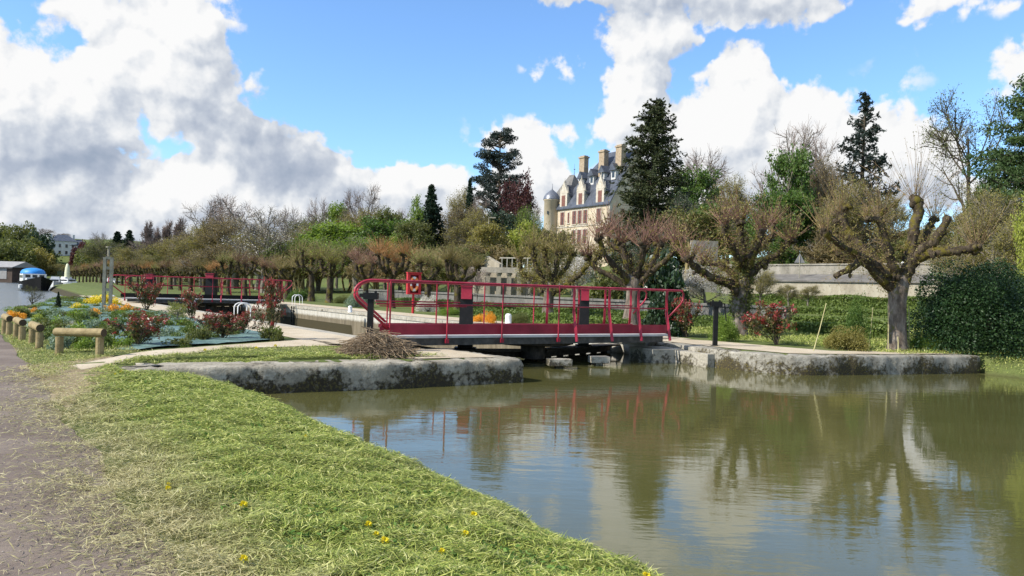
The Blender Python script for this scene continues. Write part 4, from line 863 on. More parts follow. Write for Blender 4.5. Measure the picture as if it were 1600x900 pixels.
def p_clump(kind, seed, leaf, bark='bark_dark', n=9000, sz=.13, lumps=16, lump_r=.42, H=1., shell=.6, asp=.55, core=True):
    """dense bush: leaves on lumpy shell, unit half-width 1, height H (in half widths)"""
    rng = np.random.default_rng(seed); c = norm_(rng.normal(size=(lumps, 3)))*rng.uniform(.35, .75, (lumps, 1)); c[:, 2] = np.abs(c[:, 2])*1.0+.1; rr = rng.uniform(.6, 1.1, lumps)*lump_r
    j = rng.integers(0, lumps, n); q = norm_(rng.normal(size=(n, 3))); p = c[j]+q*(rr[j]*rng.uniform(shell, 1.05, n))[:, None]; p[:, 2] = np.abs(p[:, 2])*H; ok = p[:, 2] > .0; p, q = p[ok], q[ok]
    cr_ = MB(); V, F = leafq(p, sz, rng, asp, D=q+rng.normal(0, .6, q.shape), spread=1.5); cr_.add(V, F); wd = MB()
    P0, R0 = grow(np.zeros((7, 3))+rng.normal(0, .05, (7, 3))*[1, 1, 0], np.array([[0, 0, 1.0]])+rng.normal(0, .45, (7, 3))*[1, 1, 0], H*.6, .03, .008, 5, .15, .03, rng); wd.add(*strands(P0, R0, 5))
    reg(kind, mesh_of(wd, 'stem', bark), mesh_of(cr_, 'foliage', leaf), H*1.1, 2., bark, leaf)
def place(kind, i, x, y, z, h, w_, name, label, cat, group=None, leaf=None, bark=None, rz=None, rng=random.Random(4)):
    pr = PROTO[kind][i % len(PROTO[kind])]; root = empty(name, (x, y, z), label, cat, group, rz=rng.uniform(0, 6.28) if rz is None else rz, scale=(w_/pr[3], w_/pr[3], h/pr[2]))
    for me, nm, mt in ((pr[0], 'trunk' if pr[0].name.startswith('trunk') else 'stem', bark), (pr[1], 'crown' if pr[1].name.startswith('crown') else 'foliage', leaf)):
        o = bpy.data.objects.new(nm, me); C.objects.link(o); o.parent = root
        if mt: o.material_slots[0].link = 'OBJECT'; o.material_slots[0].material = MATS[mt]
    return root
def tree_px(kind, i, px, ytop, D, wpx, name, label, cat='tree', group=None, leaf=None, bark=None, zb=None, rz=None):
    p = atD(px, ytop, D); z = g1(p[0], p[1], False) if zb is None else zb
    return place(kind, i, p[0], p[1], z-.1, p[2]-z+.1, wpx/F_PX*D, name, label, cat, group, leaf, bark, rz)

# prototypes
for sd in (1, 2): p_deciduous('bare', sd, 'bark_grey', None, leafn=0, tw='twig_purple', spread=1.0, twign=9, twr=.014)
p_deciduous('bare_open', 5, 'bark_grey', None, leafn=0, tw='twig_purple', spread=1.25, twign=8, trunk=.3, lift=.14)
for sd in (11, 12, 13): p_deciduous('leafy', sd, 'bark_grey', 'leaf_spring', leafn=10, leafsz=.25, twign=8)
p_deciduous('sparse', 21, 'bark_grey', 'leaf_olive', leafn=9, leafsz=.115, twign=10, tw='twig_olive', spread=1.05, twr=.013)
p_deciduous('sparse', 22, 'bark_grey', 'leaf_olive', leafn=10, leafsz=.115, twign=10, tw='twig_olive', spread=.95, twr=.013)
p_deciduous('poplar', 31, 'bark_grey', None, leafn=0, tw='twig_purple', spread=.42, lift=.34, trunk=.08, twign=14, twr=.034)
p_deciduous('thicket', 41, 'bark_grey', 'leaf_brown', H=6, leafn=5, leafsz=.16, twign=6, bush=True, spread=.9, twr=.013)
p_deciduous('thicket', 42, 'bark_grey', 'leaf_olive', H=6, leafn=6, leafsz=.16, twign=6, bush=True, spread=.9, twr=.013)
p_conifer('spruce', 51, 'bark_dark', 'needle_olive', H=20, W=8.6, whorls=46, per=10, n2=24, nl=9, sz=.30, droop=-.22, jit=.22, prof=.52, bare=.03)
p_conifer('spruce_open', 52, 'bark_dark', 'needle_blue', H=12, W=6.4, whorls=25, per=7, n2=19, nl=8, sz=.26, droop=-.10, jit=.22, bare=.06, prof=.75)
p_conifer('yew', 53, 'bark_dark', 'needle_dark', H=10, W=5, whorls=34, per=8, n2=15, nl=9, sz=.30, droop=.18, tilt=.95, prof=.7, bare=.01, jit=.25, asp=.45)
p_pine('cedar', 61, 'bark_dark', 'needle_blue', H=14, W=8.5, npad=125, f0=.10, nl=330)
p_pine('pine', 62, 'bark_dark', 'needle_pine', H=12, W=8, npad=125, nl=340, f0=.08, sz=.19)
for sd in (71, 72): p_clump('bush', sd, 'leaf_hedge', n=7000, sz=.12)
p_clump('round_crown', 73, 'leaf_mid', n=14000, sz=.085, lumps=34, lump_r=.32, H=1.0)
# ------------------------------------------------------------------ pollarded planes
def blob(mb, c, r, rng, k=1):
    # knuckle: lumpy ball
    for _ in range(3): c2 = np.asarray(c)+rng.normal(0, r*.45, 3); pr = [(max(.02, math.sin(a))*r*.55*(1+rng.normal(0, .2)), -math.cos(a)*r*.55*(1+rng.normal(0, .2))) for a in np.linspace(.05, math.pi-.05, 5)]; mb.lathe(c2, pr, 6)
    r = r*.75
    pr = [(max(.02, math.sin(a))*r*(1+rng.normal(0, .10)), -math.cos(a)*r*(1+rng.normal(0, .08))) for a in np.linspace(.05, math.pi-.05, 7)]; mb.lathe(c, pr, 9)
def shoots(knobs, n, L, r, rng, up=.9, fan=.75, grav=.03):
    c = np.repeat(np.array([k[0] for k in knobs]), n, 0); rr = np.repeat(np.array([k[1] for k in knobs]), n); ln = np.repeat(np.array([k[2] if len(k) > 2 else 1. for k in knobs]), n)
    d = rng.normal(0, fan, c.shape); d[:, 2] = np.abs(d[:, 2])*.5+up; d = norm_(d); P0 = c+norm_(d*[1.6, 1.6, .8]+rng.normal(0, .3, d.shape))*rr[:, None]*.8
    return grow(P0, d, L*ln*rng.uniform(.45, 1.1, len(c)), r, r*.4, 4, .06, grav, rng)
def pollard(name, base, trunk, limbs, label, bark='bark_pollard', shoot='twig_red', leaf='leaf_olive', rng=None, nshoot=34, L=1.1, sr=.008, leafn=3, lsz=.055, ep=2600, group='pollarded plane trees in a row behind the lock', fan=.7, thin=True):
    """limbs: list of (points Nx3 world, r0, r1, knob radius or 0, shoot length factor)"""
    base = np.asarray(base, float); root = empty(name, base, label, 'tree', group); tm = MB(); tm.tube(np.asarray([p[:3] for p in trunk])-base, [p[3] for p in trunk], 14)
    tm.build('trunk', 'bark_trunk' if thin else bark, root, smooth=True); lm = MB(); kn = []; ptsall = []
    for (pts, r0, r1, kr, ls) in limbs:
        q = resample(np.asarray(pts, float)-base, .12); q[1:-1] += rng.normal(0, .018, q[1:-1].shape); rr = np.linspace(r0, r1, len(q))*(1+.10*rng.normal(size=len(q))); lm.tube(q, rr, 9); ptsall.append((q, rr))
        if kr: blob(lm, q[-1], kr, rng); blob(lm, q[-1]+rng.normal(0, kr*.5, 3), kr*.75, rng); kn.append((q[-1], kr, ls))
        for j in range(2, len(q)-2, 5):
            if rng.random() < .5: blob(lm, q[j]+rng.normal(0, rr[j]*.4, 3), rr[j]*1.15, rng)
    lm.build('limbs', bark, root, smooth=True)
    P, R = shoots(kn, nshoot, L, sr, rng, fan=fan); V, F = strands(P, R, 3); sm = MB(); sm.add(V, F)
    # short epicormic shoots along the limbs
    aq = np.concatenate([q for q, _ in ptsall]); ar = np.concatenate([r_ for _, r_ in ptsall]); j = rng.integers(0, len(aq), ep//5); d = norm_(rng.normal(size=(len(j), 3))+[0, 0, .5]); E, ER = grow(aq[j]+d*ar[j][:, None]*.8, d, rng.uniform(.15, .6, len(j)), sr*.7, sr*.3, 3, .15, .05, rng); sm.add(*strands(E, ER, 3))
    sm.build('shoots', shoot, root)
    c = []
    if leafn:
        k = rng.integers(0, len(P), len(P)*leafn); m_ = rng.integers(1, 5, len(k)); c.append(P[k, m_]+rng.normal(0, .035, (len(k), 3)))
    k = rng.integers(0, len(E), ep); m_ = rng.integers(0, 4, len(k)); c.append(E[k, m_]+rng.normal(0, .05, (len(k), 3)))
    V, F = leafq(np.concatenate(c), lsz, rng, .65); lf = MB(); lf.add(V, F); lf.build('leaves', leaf, root); return root
rng = np.random.default_rng(77)
def L_(D, *pts): return [atD(px, py, D+dd) for px, py, dd in pts]
D0 = 23.3; B0 = atz(1403, 548, .5); tr_ = [(*atD(1403, 552, D0), .36), (*atD(1402, 540, D0), .29), (*atD(1402, 505, D0), .255), (*atD(1402, 470, D0), .26), (*atD(1404, 445, D0), .30), (*atD(1406, 430, D0), .22)]
limbs = [(L_(D0, (1398, 452, 0), (1378, 436, -.3), (1358, 416, -.5), (1346, 408, -.6), (1325, 421, -.8), (1305, 432, -.9)), .17, .075, 0, 0),
 (L_(D0, (1400, 450, 0), (1380, 425, .4), (1350, 405, .6), (1325, 392, .7), (1309, 396, .8)), .15, .07, .13, .5),
 (L_(D0, (1400, 446, 0), (1365, 412, -.5), (1330, 392, -.9), (1305, 378, -1.2), (1290, 364, -1.4)), .14, .08, .16, .75),
 (L_(D0, (1400, 446, 0), (1372, 412, .5), (1345, 386, .9), (1325, 362, 1.1), (1314, 338, 1.2)), .16, .13, .22, 1.0),
 (L_(D0, (1402, 440, 0), (1396, 413, -.2), (1385, 385, -.3), (1379, 356, -.3), (1370, 343, -.3), (1354, 342, -.4)), .15, .09, .10, .35),
 (L_(D0, (1385, 390, .2), (1378, 365, .6), (1373, 340, .8)), .10, .09, .19, 1.0),
 (L_(D0, (1408, 445, 0), (1417, 425, 0), (1421, 397, .1), (1427, 363, .2), (1437, 330, .3), (1431, 313, .3)), .20, .13, .24, 1.25),
 (L_(D0, (1415, 428, 0), (1428, 400, .4), (1443, 374, .6), (1452, 354, .7), (1459, 342, .8)), .15, .09, .14, .7),
 (L_(D0, (1418, 420, 0), (1440, 392, -.3), (1460, 377, -.5), (1471, 358, -.6), (1482, 337, -.7)), .16, .12, 0, 0),
 (L_(D0, (1416, 428, 0), (1428, 408, -.1), (1449, 394, -.4), (1482, 394, -.7), (1510, 390, -.9), (1526, 389, -1.0)), .17, .11, .20, 1.05)]
pollard('pollarded_plane', B0, tr_, limbs, 'large pollarded plane with mossy knuckled limbs, nearest tree on the right quay', rng=rng, nshoot=44, L=1.6, sr=.0065, leafn=3, lsz=.05, ep=4200, shoot='twig_brown', fan=.5)
# second: ivy clad with a long mossy left limb
D0 = 29.; B0 = atz(1155, 525, .5); tr_ = [(*atD(1153, 530, D0), .38), (*atD(1155, 505, D0), .30), (*atD(1156, 470, D0), .27), (*atD(1160, 440, D0), .30), (*atD(1163, 425, D0), .22)]
limbs = [(L_(D0, (1156, 450, 0), (1130, 440, -.4), (1108, 432, -.6), (1090, 420, -.7), (1074, 405, -.8)), .20, .12, .20, .8),
 (L_(D0, (1158, 445, 0), (1140, 424, .3), (1120, 412, .6), (1098, 411, .8)), .14, .10, .14, .7),
 (L_(D0, (1160, 440, 0), (1163, 400, 0), (1157, 372, .1), (1156, 347, .1)), .17, .13, .2, .95),
 (L_(D0, (1162, 438, 0), (1174, 405, -.4), (1184, 380, -.5), (1190, 362, -.5)), .16, .12, .18, .9),
 (L_(D0, (1164, 436, 0), (1190, 412, .3), (1215, 396, .4), (1234, 378, .5)), .16, .10, .18, .9),
 (L_(D0, (1162, 430, 0), (1150, 395, -.6), (1135, 372, -.8), (1132, 352, -.9)), .13, .1, .17, .9),
 (L_(D0, (1163, 436, 0), (1172, 402, .8), (1205, 372, 1.3), (1208, 352, 1.4)), .13, .1, .17, .9)]
pollard('pollarded_plane', B0, tr_, limbs, 'pollarded plane with ivy clad trunk behind the black post, second from the right', rng=rng, nshoot=52, L=1.35, sr=.009, leafn=4, lsz=.075, ep=5000, shoot='twig_red')
iv = MB(); q = rng.normal(0, 1, (3000, 3)); q = norm_(q*[1, 1, 0])*rng.uniform(.25, .42, (3000, 1)); q[:, 2] = rng.uniform(.7, 3.1, 3000)**1.0; q[:, 0] += .02*q[:, 2]; V, F = leafq(q+rng.normal(0, .03, q.shape), .085, rng, .8); iv.add(V, F)
o = iv.build('ivy', 'leaf_mid'); o.location = B0; tag(o, 'green ivy wrapped round the trunk of the second pollard from the right', 'ivy')
D0 = 34.; B0 = atz(985, 506, .5); tr_ = [(*atD(984, 510, D0), .42), (*atD(985, 495, D0), .33), (*atD(988, 470, D0), .28), (*atD(990, 440, D0), .32), (*atD(990, 428, D0), .22)]
limbs = [(L_(D0, (988, 445, 0), (965, 420, -.3), (945, 400, -.6), (936, 373, -.7)), .17, .12, .22, 1.0), (L_(D0, (990, 440, 0), (978, 408, .3), (970, 380, .5)), .16, .12, .2, 1.0),
 (L_(D0, (992, 440, 0), (1003, 410, -.4), (1005, 385, -.6)), .16, .12, .22, 1.0), (L_(D0, (992, 442, 0), (1018, 415, .2), (1032, 382, .4)), .16, .12, .24, .95), (L_(D0, (992, 446, 0), (1025, 420, -.5), (1050, 398, -.8), (1058, 380, -.8)), .14, .10, .2, .9),
 (L_(D0, (986, 450, 0), (955, 432, .4), (930, 420, .6), (918, 400, .6)), .14, .10, .2, .8), (L_(D0, (988, 440, 0), (985, 400, .9), (950, 380, 1.3), (952, 362, 1.4)), .13, .1, .19, .9), (L_(D0, (988, 440, 0), (1000, 412, 1.0), (1018, 372, 1.2)), .13, .1, .19, .9)]
pollard('pollarded_plane', B0, tr_, limbs, 'pollarded plane with dense reddish shoots behind the right end of the bridge', rng=rng, nshoot=62, L=1.45, sr=.011, leafn=1, lsz=.08, ep=1600, shoot='twig_red', fan=.8)
D0 = 38.5; B0 = atz(857, 500, .5); tr_ = [(*atD(856, 503, D0), .36), (*atD(856, 480, D0), .27), (*atD(858, 455, D0), .26), (*atD(860, 440, D0), .22)]
limbs = [(L_(D0, (857, 458, 0), (842, 425, -.2), (833, 405, -.3), (832, 388, -.4)), .15, .11, .18, .9), (L_(D0, (860, 455, 0), (868, 425, .2), (872, 395, .3)), .15, .11, .2, 1.0),
 (L_(D0, (860, 460, 0), (885, 445, -.4), (905, 430, -.7), (922, 410, -.9), (935, 403, -1)), .16, .09, .16, .55), (L_(D0, (857, 455, 0), (835, 440, .3), (815, 428, .5), (812, 405, .6)), .13, .1, .17, .8), (L_(D0, (860, 450, 0), (856, 420, .9), (850, 392, 1.1)), .13, .1, .18, .9), (L_(D0, (860, 450, 0), (884, 420, .5), (895, 398, .7)), .13, .1, .17, .85)]
pollard('pollarded_plane', B0, tr_, limbs, 'pollarded plane with olive leaf haze in front of the manor tower', rng=rng, nshoot=52, L=1.5, sr=.011, leafn=6, lsz=.085, ep=5200, shoot='twig_olive', leaf='leaf_olive', fan=.8)
# generic pollards, three shapes copied along the row with their own shoot and leaf colours
def gen_pollard(seed):
    rg_ = np.random.default_rng(seed); tr_ = [(0, 0, -.1, .32), (0, 0, .4, .24), (.02, .02, 1.3, .2), (.03, 0, 2.0, .23), (0, 0, 2.2, .17)]; lb = []
    n = 6
    for i in range(n):
        a = i*2*math.pi/n+rg_.normal(0, .3); o_ = rg_.uniform(.6, 1.15); zt = rg_.uniform(2.9, 3.6); lb.append(([(0, 0, 1.95), (math.cos(a)*o_*.5, math.sin(a)*o_*.5, 2.3), (math.cos(a)*o_*.95, math.sin(a)*o_*.95, 2.6), (math.cos(a)*o_*1.1, math.sin(a)*o_*1.1, zt)], .14, .10, rg_.uniform(.14, .2), rg_.uniform(.7, 1)))
    r = pollard('pollarded_plane', (0, 0, 0), tr_, lb, 'x y z w', rng=rg_, nshoot=70, L=1.35, sr=.011, leafn=4, lsz=.06, ep=500, fan=.85, thin=False); return r
gp = [gen_pollard(s_) for s_ in (301, 302, 303)]
cols = {5: ('twig_olive', 'leaf_olive', 4.6), 6: ('twig_olive', 'leaf_spring', 4.7), 7: ('twig_orange', 'leaf_brown', 4.9), 8: ('twig_red', 'leaf_brown', 4.9), 9: ('twig_olive', 'leaf_yellow', 5.0), 10: ('twig_olive', 'leaf_spring', 5.2), 11: ('twig_olive', 'leaf_olive', 4.4), 12: ('twig_red', 'leaf_olive', 4.6)}
ords = {5: 'fifth', 6: 'sixth', 7: 'seventh', 8: 'eighth', 9: 'ninth', 10: 'tenth', 11: 'eleventh', 12: 'twelfth'}
word = {'twig_olive': 'olive', 'twig_red': 'reddish', 'twig_orange': 'orange'}
cyc = [('twig_olive', 'leaf_olive'), ('twig_red', 'leaf_olive'), ('twig_olive', 'leaf_spring'), ('twig_orange', 'leaf_brown'), ('twig_olive', 'leaf_olive'), ('twig_red', 'leaf_brown')]
rr_ = random.Random(9); used_gp = set(); k = 5; s_ = 36.2
rowpx = {5: 716, 6: 668, 7: 612, 8: 572, 9: 515, 10: 487}
while s_ < 226:
    tw, lf, ht = cols.get(k, (*cyc[k % 6], 4.5)); v = k % 3
    o = gp[v] if v not in used_gp else copy_tree(gp[v]); used_gp.add(v)
    tt_ = 23.5+rr_.uniform(-.25, .25); p = st(s_, tt_)
    if k in rowpx:
        kk = (rowpx[k]-800)/F_PX; # keep the row line, slide along it to the seen bearing
        s_ = tt_*(uT[0]-kk*uT[1])/(kk*uS[1]-uS[0]); p = st(s_, tt_)
    o.location = (p[0], p[1], g1(p[0], p[1])); o.rotation_euler[2] = rr_.uniform(0, 6.28); sc_ = (ht+rr_.uniform(-.5, .45))/4.9; wx_ = rr_.uniform(.9, 1.2); o.scale = (sc_*wx_, sc_*wx_, sc_)
    o['group'] = 'pollarded plane trees in a row behind the lock'
    if k in ords: o['label'] = 'pollarded plane with %s shoots, %s in the row counted from the right' % (word[tw], ords[k])
    else: o['label'] = 'small far pollard in the long row stretching away beyond the far bridge'
    for ch in o.children:
        mt = {'shoots': tw, 'leaves': lf}.get(ch.name.split('.')[0])
        if mt: ch.material_slots[0].link = 'OBJECT'; ch.material_slots[0].material = MATS[mt]
    k += 1; s_ += 6.0+rr_.uniform(-.4, .4)
# ------------------------------------------------------------------ background trees (bearing, crown top, distance, width)
BGT = [
 # far left wooded hill
 ('round_crown', 5, 352, 330, 70, 'dark green round tree on the far left hill at the picture edge', 'leaf_mid'), ('round_crown', 40, 350, 320, 62, 'dark green rounded tree on the far hill left of the white house', 'leaf_mid'),
 ('round_crown', 62, 362, 310, 50, 'lower dark tree on the far hill beside the white house', 'leaf_dark'), ('round_crown', 20, 378, 280, 80, 'dull green tree low on the far left slope above the boathouse', 'leaf_mid'), ('round_crown', -20, 356, 320, 70, 'dark hill tree half cut by the left frame', 'leaf_dark'),
 ('bare', 72, 357, 380, 34, 'bare grey tree behind the left side of the white house', None), ('bare', 92, 364, 390, 34, 'bare grey tree behind the roof of the white house', None), ('bare', 152, 361, 300, 34, 'bare far tree right of the white house on the skyline', None),
 ('round_crown', 128, 378, 300, 34, 'purple leaved tree beside the white house', 'leaf_purple'), ('yew', 182, 362, 240, 58, 'dark green conifer right of the white house, left one of two', None), ('yew', 203, 360, 235, 54, 'dark green conifer right of the white house, right one of two', None),
 ('sparse', 165, 380, 200, 50, 'brownish green tree below the two far conifers', None), ('bare', 220, 374, 230, 40, 'low bare tree between the far conifers and the poplars', None),
 ('poplar', 235, 344, 190, 22, 'narrow dark far poplar standing alone left of the poplar group', None), ('poplar', 249, 354, 200, 16, 'short thin poplar left of the main far poplars', None), ('poplar', 262, 343, 195, 22, 'pale bare poplar in the middle of the far group', None), ('poplar', 279, 338, 190, 24, 'tallest pale poplar at the right of the far group', None),
 ('sparse', 250, 376, 150, 90, 'brown green spreading tree beneath the far poplars', None), ('sparse', 205, 386, 140, 70, 'brown green tree left of the far bridge gear', None),
 ('bare_open', 322, 309, 135, 74, 'tall bare tree with fine grey crown, leftmost of the big bare ones', None), ('bare', 374, 303, 130, 84, 'tall bare twin crowned tree against white cloud', None), ('bare', 345, 318, 140, 60, 'bare grey tree between the two tall bare crowns', None),
 ('sparse', 335, 352, 120, 100, 'olive brown bushy tree below the tall bare trees', None), ('sparse', 300, 370, 118, 70, 'brown budding tree left of the tall bare trees', None),
 ('sparse_tan', 415, 322, 92, 120, 'pale blossoming bare tree with many light twigs', None), ('bare', 458, 320, 120, 52, 'bare tree right behind the pale blossoming tree', None), ('sparse', 440, 352, 100, 90, 'olive tree under the pale blossoming crown', None),
 ('bare', 494, 306, 120, 44, 'slender pale bare tree left of the green dome', None), ('leafy', 530, 318, 125, 50, 'bright green domed tree crown between bare trees', 'leaf_spring'), ('sparse', 500, 350, 105, 90, 'dense brown green tree below the slender bare one', None),
 ('bare', 556, 294, 112, 42, 'brown bare tree left of the tallest forked bare one', None), ('bare_open', 579, 286, 112, 56, 'tall forked bare tree above the mid wood', None), ('sparse', 565, 322, 105, 90, 'brown leafing tree in the middle of the wood', None), ('leafy', 605, 325, 100, 64, 'green brown leafy tree right of the forked bare one', 'leaf_mid'),
 ('bare', 630, 324, 120, 34, 'thin bare tree in the gap left of the dark conifer', None), ('leafy', 652, 305, 108, 50, 'light green tree just left of the dark conifer', 'leaf_spring'), ('yew', 675, 290, 92, 84, 'dense dark green pointed conifer in the middle of the wood', None),
 ('sparse', 716, 292, 100, 60, 'olive brown tree right of the dark conifer', None), ('yew', 735, 280, 98, 44, 'dark narrow conifer tip behind the olive trees', None), ('sparse', 745, 318, 90, 60, 'brown tree under the great cedar', None), ('bare', 752, 305, 92, 40, 'bare crooked tree left of the great cedar', None),
 ('cedar', 780, 197, 102, 125, 'great dark cedar towering left of the manor', None), ('leafy_fine', 812, 268, 98, 62, 'dark purple beech between cedar and manor', 'leaf_purple'), ('sparse', 822, 322, 95, 66, 'yellow green bushy tree left of the round tower', 'leaf_spring'), ('bare', 835, 305, 110, 40, 'bare thin tree touching the round tower', None),
 ('leafy', 790, 330, 90, 60, 'dark leafy tree under the purple beech', 'leaf_dark'),
 ('spruce', 1022, 154, 85, 168, 'tall dark spruce beside the manor gable', None), ('bare', 1110, 228, 115, 90, 'bare pale crown behind the fresh green tree', None), ('leafy', 1097, 262, 95, 90, 'fresh light green leafy tree right of the spruce', 'leaf_bright'), ('sparse', 1135, 272, 100, 70, 'yellowish budding tree behind the second pollard', None),
 ('bare_open', 1237, 186, 85, 116, 'wide bare tree with fanned branches above the ivy green tree', None), ('leafy', 1226, 232, 74, 82, 'bright green ivy covered tree in front of the fanned bare tree', 'leaf_bright'), ('bare', 1285, 215, 92, 60, 'budding bare tree left of the open spruce', None), ('sparse', 1290, 245, 76, 80, 'brown bushy tree between ivy tree and open spruce', 'leaf_brown'),
 ('spruce_open', 1352, 146, 84, 148, 'open branched dark spruce standing alone against the sky', None), ('sparse', 1345, 275, 66, 90, 'brown olive budding tree behind the large pollard', None), ('sparse', 1460, 350, 62, 80, 'pale budding tree right behind the large pollard', None), ('sparse', 1320, 300, 60, 80, 'olive budding tree left behind the large pollard', None),
 ('bare_leaf', 1520, 140, 66, 190, 'wide spreading tree with grey green young leaves, upper right', None), ('pine', 1605, 108, 52, 210, 'dark pine crown at the right picture edge', None), ('sparse', 1560, 285, 44, 110, 'olive twiggy shrub tree above the dark laurel', None), ('sparse', 1500, 320, 48, 80, 'olive twiggy tree left above the dark laurel', None), ('leafy', 1618, 290, 30, 60, 'lime green leafy branch tree at the right edge', 'leaf_yellow'), ('pine', 1665, 170, 50, 200, 'second pine cut off by the right frame', None),
 ('leafy', 1230, 365, 62, 60, 'low bright green bush tree above the long wall', 'leaf_bright'), ('sparse', 1075, 300, 80, 60, 'dark leafy tree filling the gap by the spruce foot', 'leaf_dark'), ('sparse', 1010, 360, 60, 80, 'dark evergreen undergrowth below the spruce', 'leaf_dark')]
for sd in (23,): p_deciduous('sparse_tan', sd, 'bark_grey', 'petal_white', leafn=1, leafsz=.12, twign=10, tw='twig_tan', spread=1.2, twr=.013, trunk=.12)
p_deciduous('bare_leaf', 25, 'bark_dark', 'leaf_mid', leafn=5, leafsz=.11, twign=8, spread=1.35, trunk=.22, twr=.010)
p_deciduous('leafy_fine', 26, 'bark_dark', 'leaf_purple', leafn=11, leafsz=.24, twign=6)
def clampD(px, D):   # keep the park trees behind the terrace wall
    k = (px-800)/F_PX*uT[0]+uT[1]; return max(D, 62/k) if 1050 < px < 1480 else D
for i, (kd, px, yt, D, wpx, lab, lf) in enumerate(BGT):
    nm = {'poplar': 'poplar_tree', 'yew': 'conifer_tree', 'spruce': 'spruce_tree', 'spruce_open': 'spruce_tree', 'cedar': 'cedar_tree', 'pine': 'pine_tree', 'bare': 'bare_tree', 'bare_open': 'bare_tree'}.get(kd, 'leafy_tree')
    tree_px(kd, i, px, yt, clampD(px, D), wpx, nm, lab, 'tree', 'trees of the wood behind the lock', leaf=lf if lf != 'leaf_purple' or kd != 'leafy_fine' else None)

# second storey of the wood: fuller, lower trees that close the gaps
FILL = [(172, 372, 170, 60, 'sparse', 'leaf_mid', 'dull green tree behind the twin concrete post'), (228, 372, 165, 70, 'bare', None, 'brown budding tree under the lone dark poplar'), (275, 366, 150, 70, 'sparse', 'leaf_olive', 'olive tree under the pale poplar group'), (318, 342, 125, 90, 'sparse', 'leaf_brown', 'full brownish tree below the leftmost tall bare crown'), (368, 338, 118, 100, 'sparse', 'leaf_brown', 'full brown tree below the twin bare crowns'), (340, 375, 95, 110, 'sparse', 'leaf_brown', 'low brown tree in front of the tall bare trees'),
 (405, 358, 110, 100, 'sparse', 'leaf_olive', 'low olive tree left of the pale blossoming tree'), (455, 368, 92, 100, 'sparse', 'leaf_spring', 'low full green tree right below the pale blossoming tree'), (476, 335, 115, 80, 'sparse', 'leaf_mid', 'green brown full tree left of the green dome'), (520, 345, 100, 90, 'leafy', 'leaf_spring', 'full green tree below the green dome'), (552, 330, 108, 80, 'sparse', 'leaf_brown', 'full brown tree left of the forked bare one'), (590, 338, 98, 90, 'leafy', 'leaf_bright', 'full green tree below the forked bare tree'), (560, 366, 88, 120, 'sparse', 'leaf_spring', 'low wide green tree in the middle foreground of the wood'),
 (628, 350, 92, 80, 'leafy', 'leaf_spring', 'light green tree in the gap left of the dark conifer, lower one'), (655, 345, 90, 60, 'leafy', 'leaf_mid', 'green tree touching the left flank of the dark conifer'), (706, 318, 95, 70, 'sparse', 'leaf_brown', 'full brown tree right of the dark conifer'), (735, 330, 88, 80, 'sparse', 'leaf_olive', 'full olive tree left under the great cedar'), (762, 350, 84, 70, 'leafy', 'leaf_olive', 'olive tree right under the great cedar'), (800, 300, 106, 60, 'leafy', 'leaf_dark', 'dark green tree right behind the great cedar'), (828, 345, 84, 60, 'leafy', 'leaf_yellow', 'yellow green tree just left of the round tower foot'), (845, 372, 78, 60, 'sparse', 'leaf_olive', 'low olive tree hiding the round tower foot'),
 (905, 388, 76, 70, 'sparse', 'leaf_mid', 'low green tree hiding the manor foot'), (1060, 330, 74, 70, 'leafy', 'leaf_dark', 'dark leafy tree right of the spruce foot'), (1100, 318, 80, 80, 'leafy', 'leaf_bright', 'second fresh green leafy tree lower right of the spruce'), (1140, 300, 86, 80, 'sparse', 'leaf_olive', 'olive tree between fresh green and ivy green trees'), (1168, 330, 72, 70, 'sparse', 'leaf_mid', 'green tree behind the crown of the second pollard'), (1205, 300, 70, 60, 'leafy', 'leaf_bright', 'bright green tree left beside the ivy green tree'), (1245, 300, 70, 70, 'leafy', 'leaf_bright', 'bright green tree right beside the ivy green tree'),
 (1285, 268, 80, 80, 'sparse', 'leaf_brown', 'full brown tree left below the open spruce'), (1310, 330, 64, 90, 'sparse', 'leaf_brown', 'low full brown tree behind the left limbs of the large pollard'), (1350, 310, 70, 90, 'sparse', 'leaf_brown', 'full brown tree behind the middle of the large pollard'), (1392, 300, 76, 60, 'sparse', 'leaf_olive', 'tall olive tree behind the tall knuckle of the large pollard'), (1430, 372, 64, 100, 'leafy', 'leaf_mid', 'full green tree behind the right limbs of the large pollard'), (1480, 345, 56, 90, 'sparse', 'leaf_olive', 'olive tree behind the right mossy limb of the large pollard'), (1530, 290, 54, 100, 'leafy', 'leaf_mid', 'full olive green tree left of the edge pine'), (1575, 300, 46, 100, 'leafy', 'leaf_mid', 'full green tree below the edge pine'), (1600, 330, 40, 110, 'sparse', 'leaf_olive', 'twiggy olive tree low at the right frame'), (1505, 375, 44, 90, 'sparse', 'leaf_olive', 'low twiggy shrub tree behind the dark laurel'),
 (35, 372, 300, 90, 'round_crown', 'leaf_mid', 'lower green tree on the far left hill'), (-15, 380, 280, 90, 'round_crown', 'leaf_mid', 'dull green tree by the left frame above the boathouse'), (60, 388, 290, 50, 'round_crown', 'leaf_olive', 'small olive tree below the white house'), (145, 380, 290, 50, 'round_crown', 'leaf_mid', 'green tree right of the white annex'), (100, 412, 285, 34, 'sparse', 'leaf_olive', 'small bare tree on the green slope below the white house')]
for i, (px, yt, D, wpx, kd, lf, lab) in enumerate(FILL): tree_px(kd, i+1, px, yt, clampD(px, D), wpx*1.15, 'leafy_tree', lab, 'tree', 'trees of the wood behind the lock', leaf=lf)
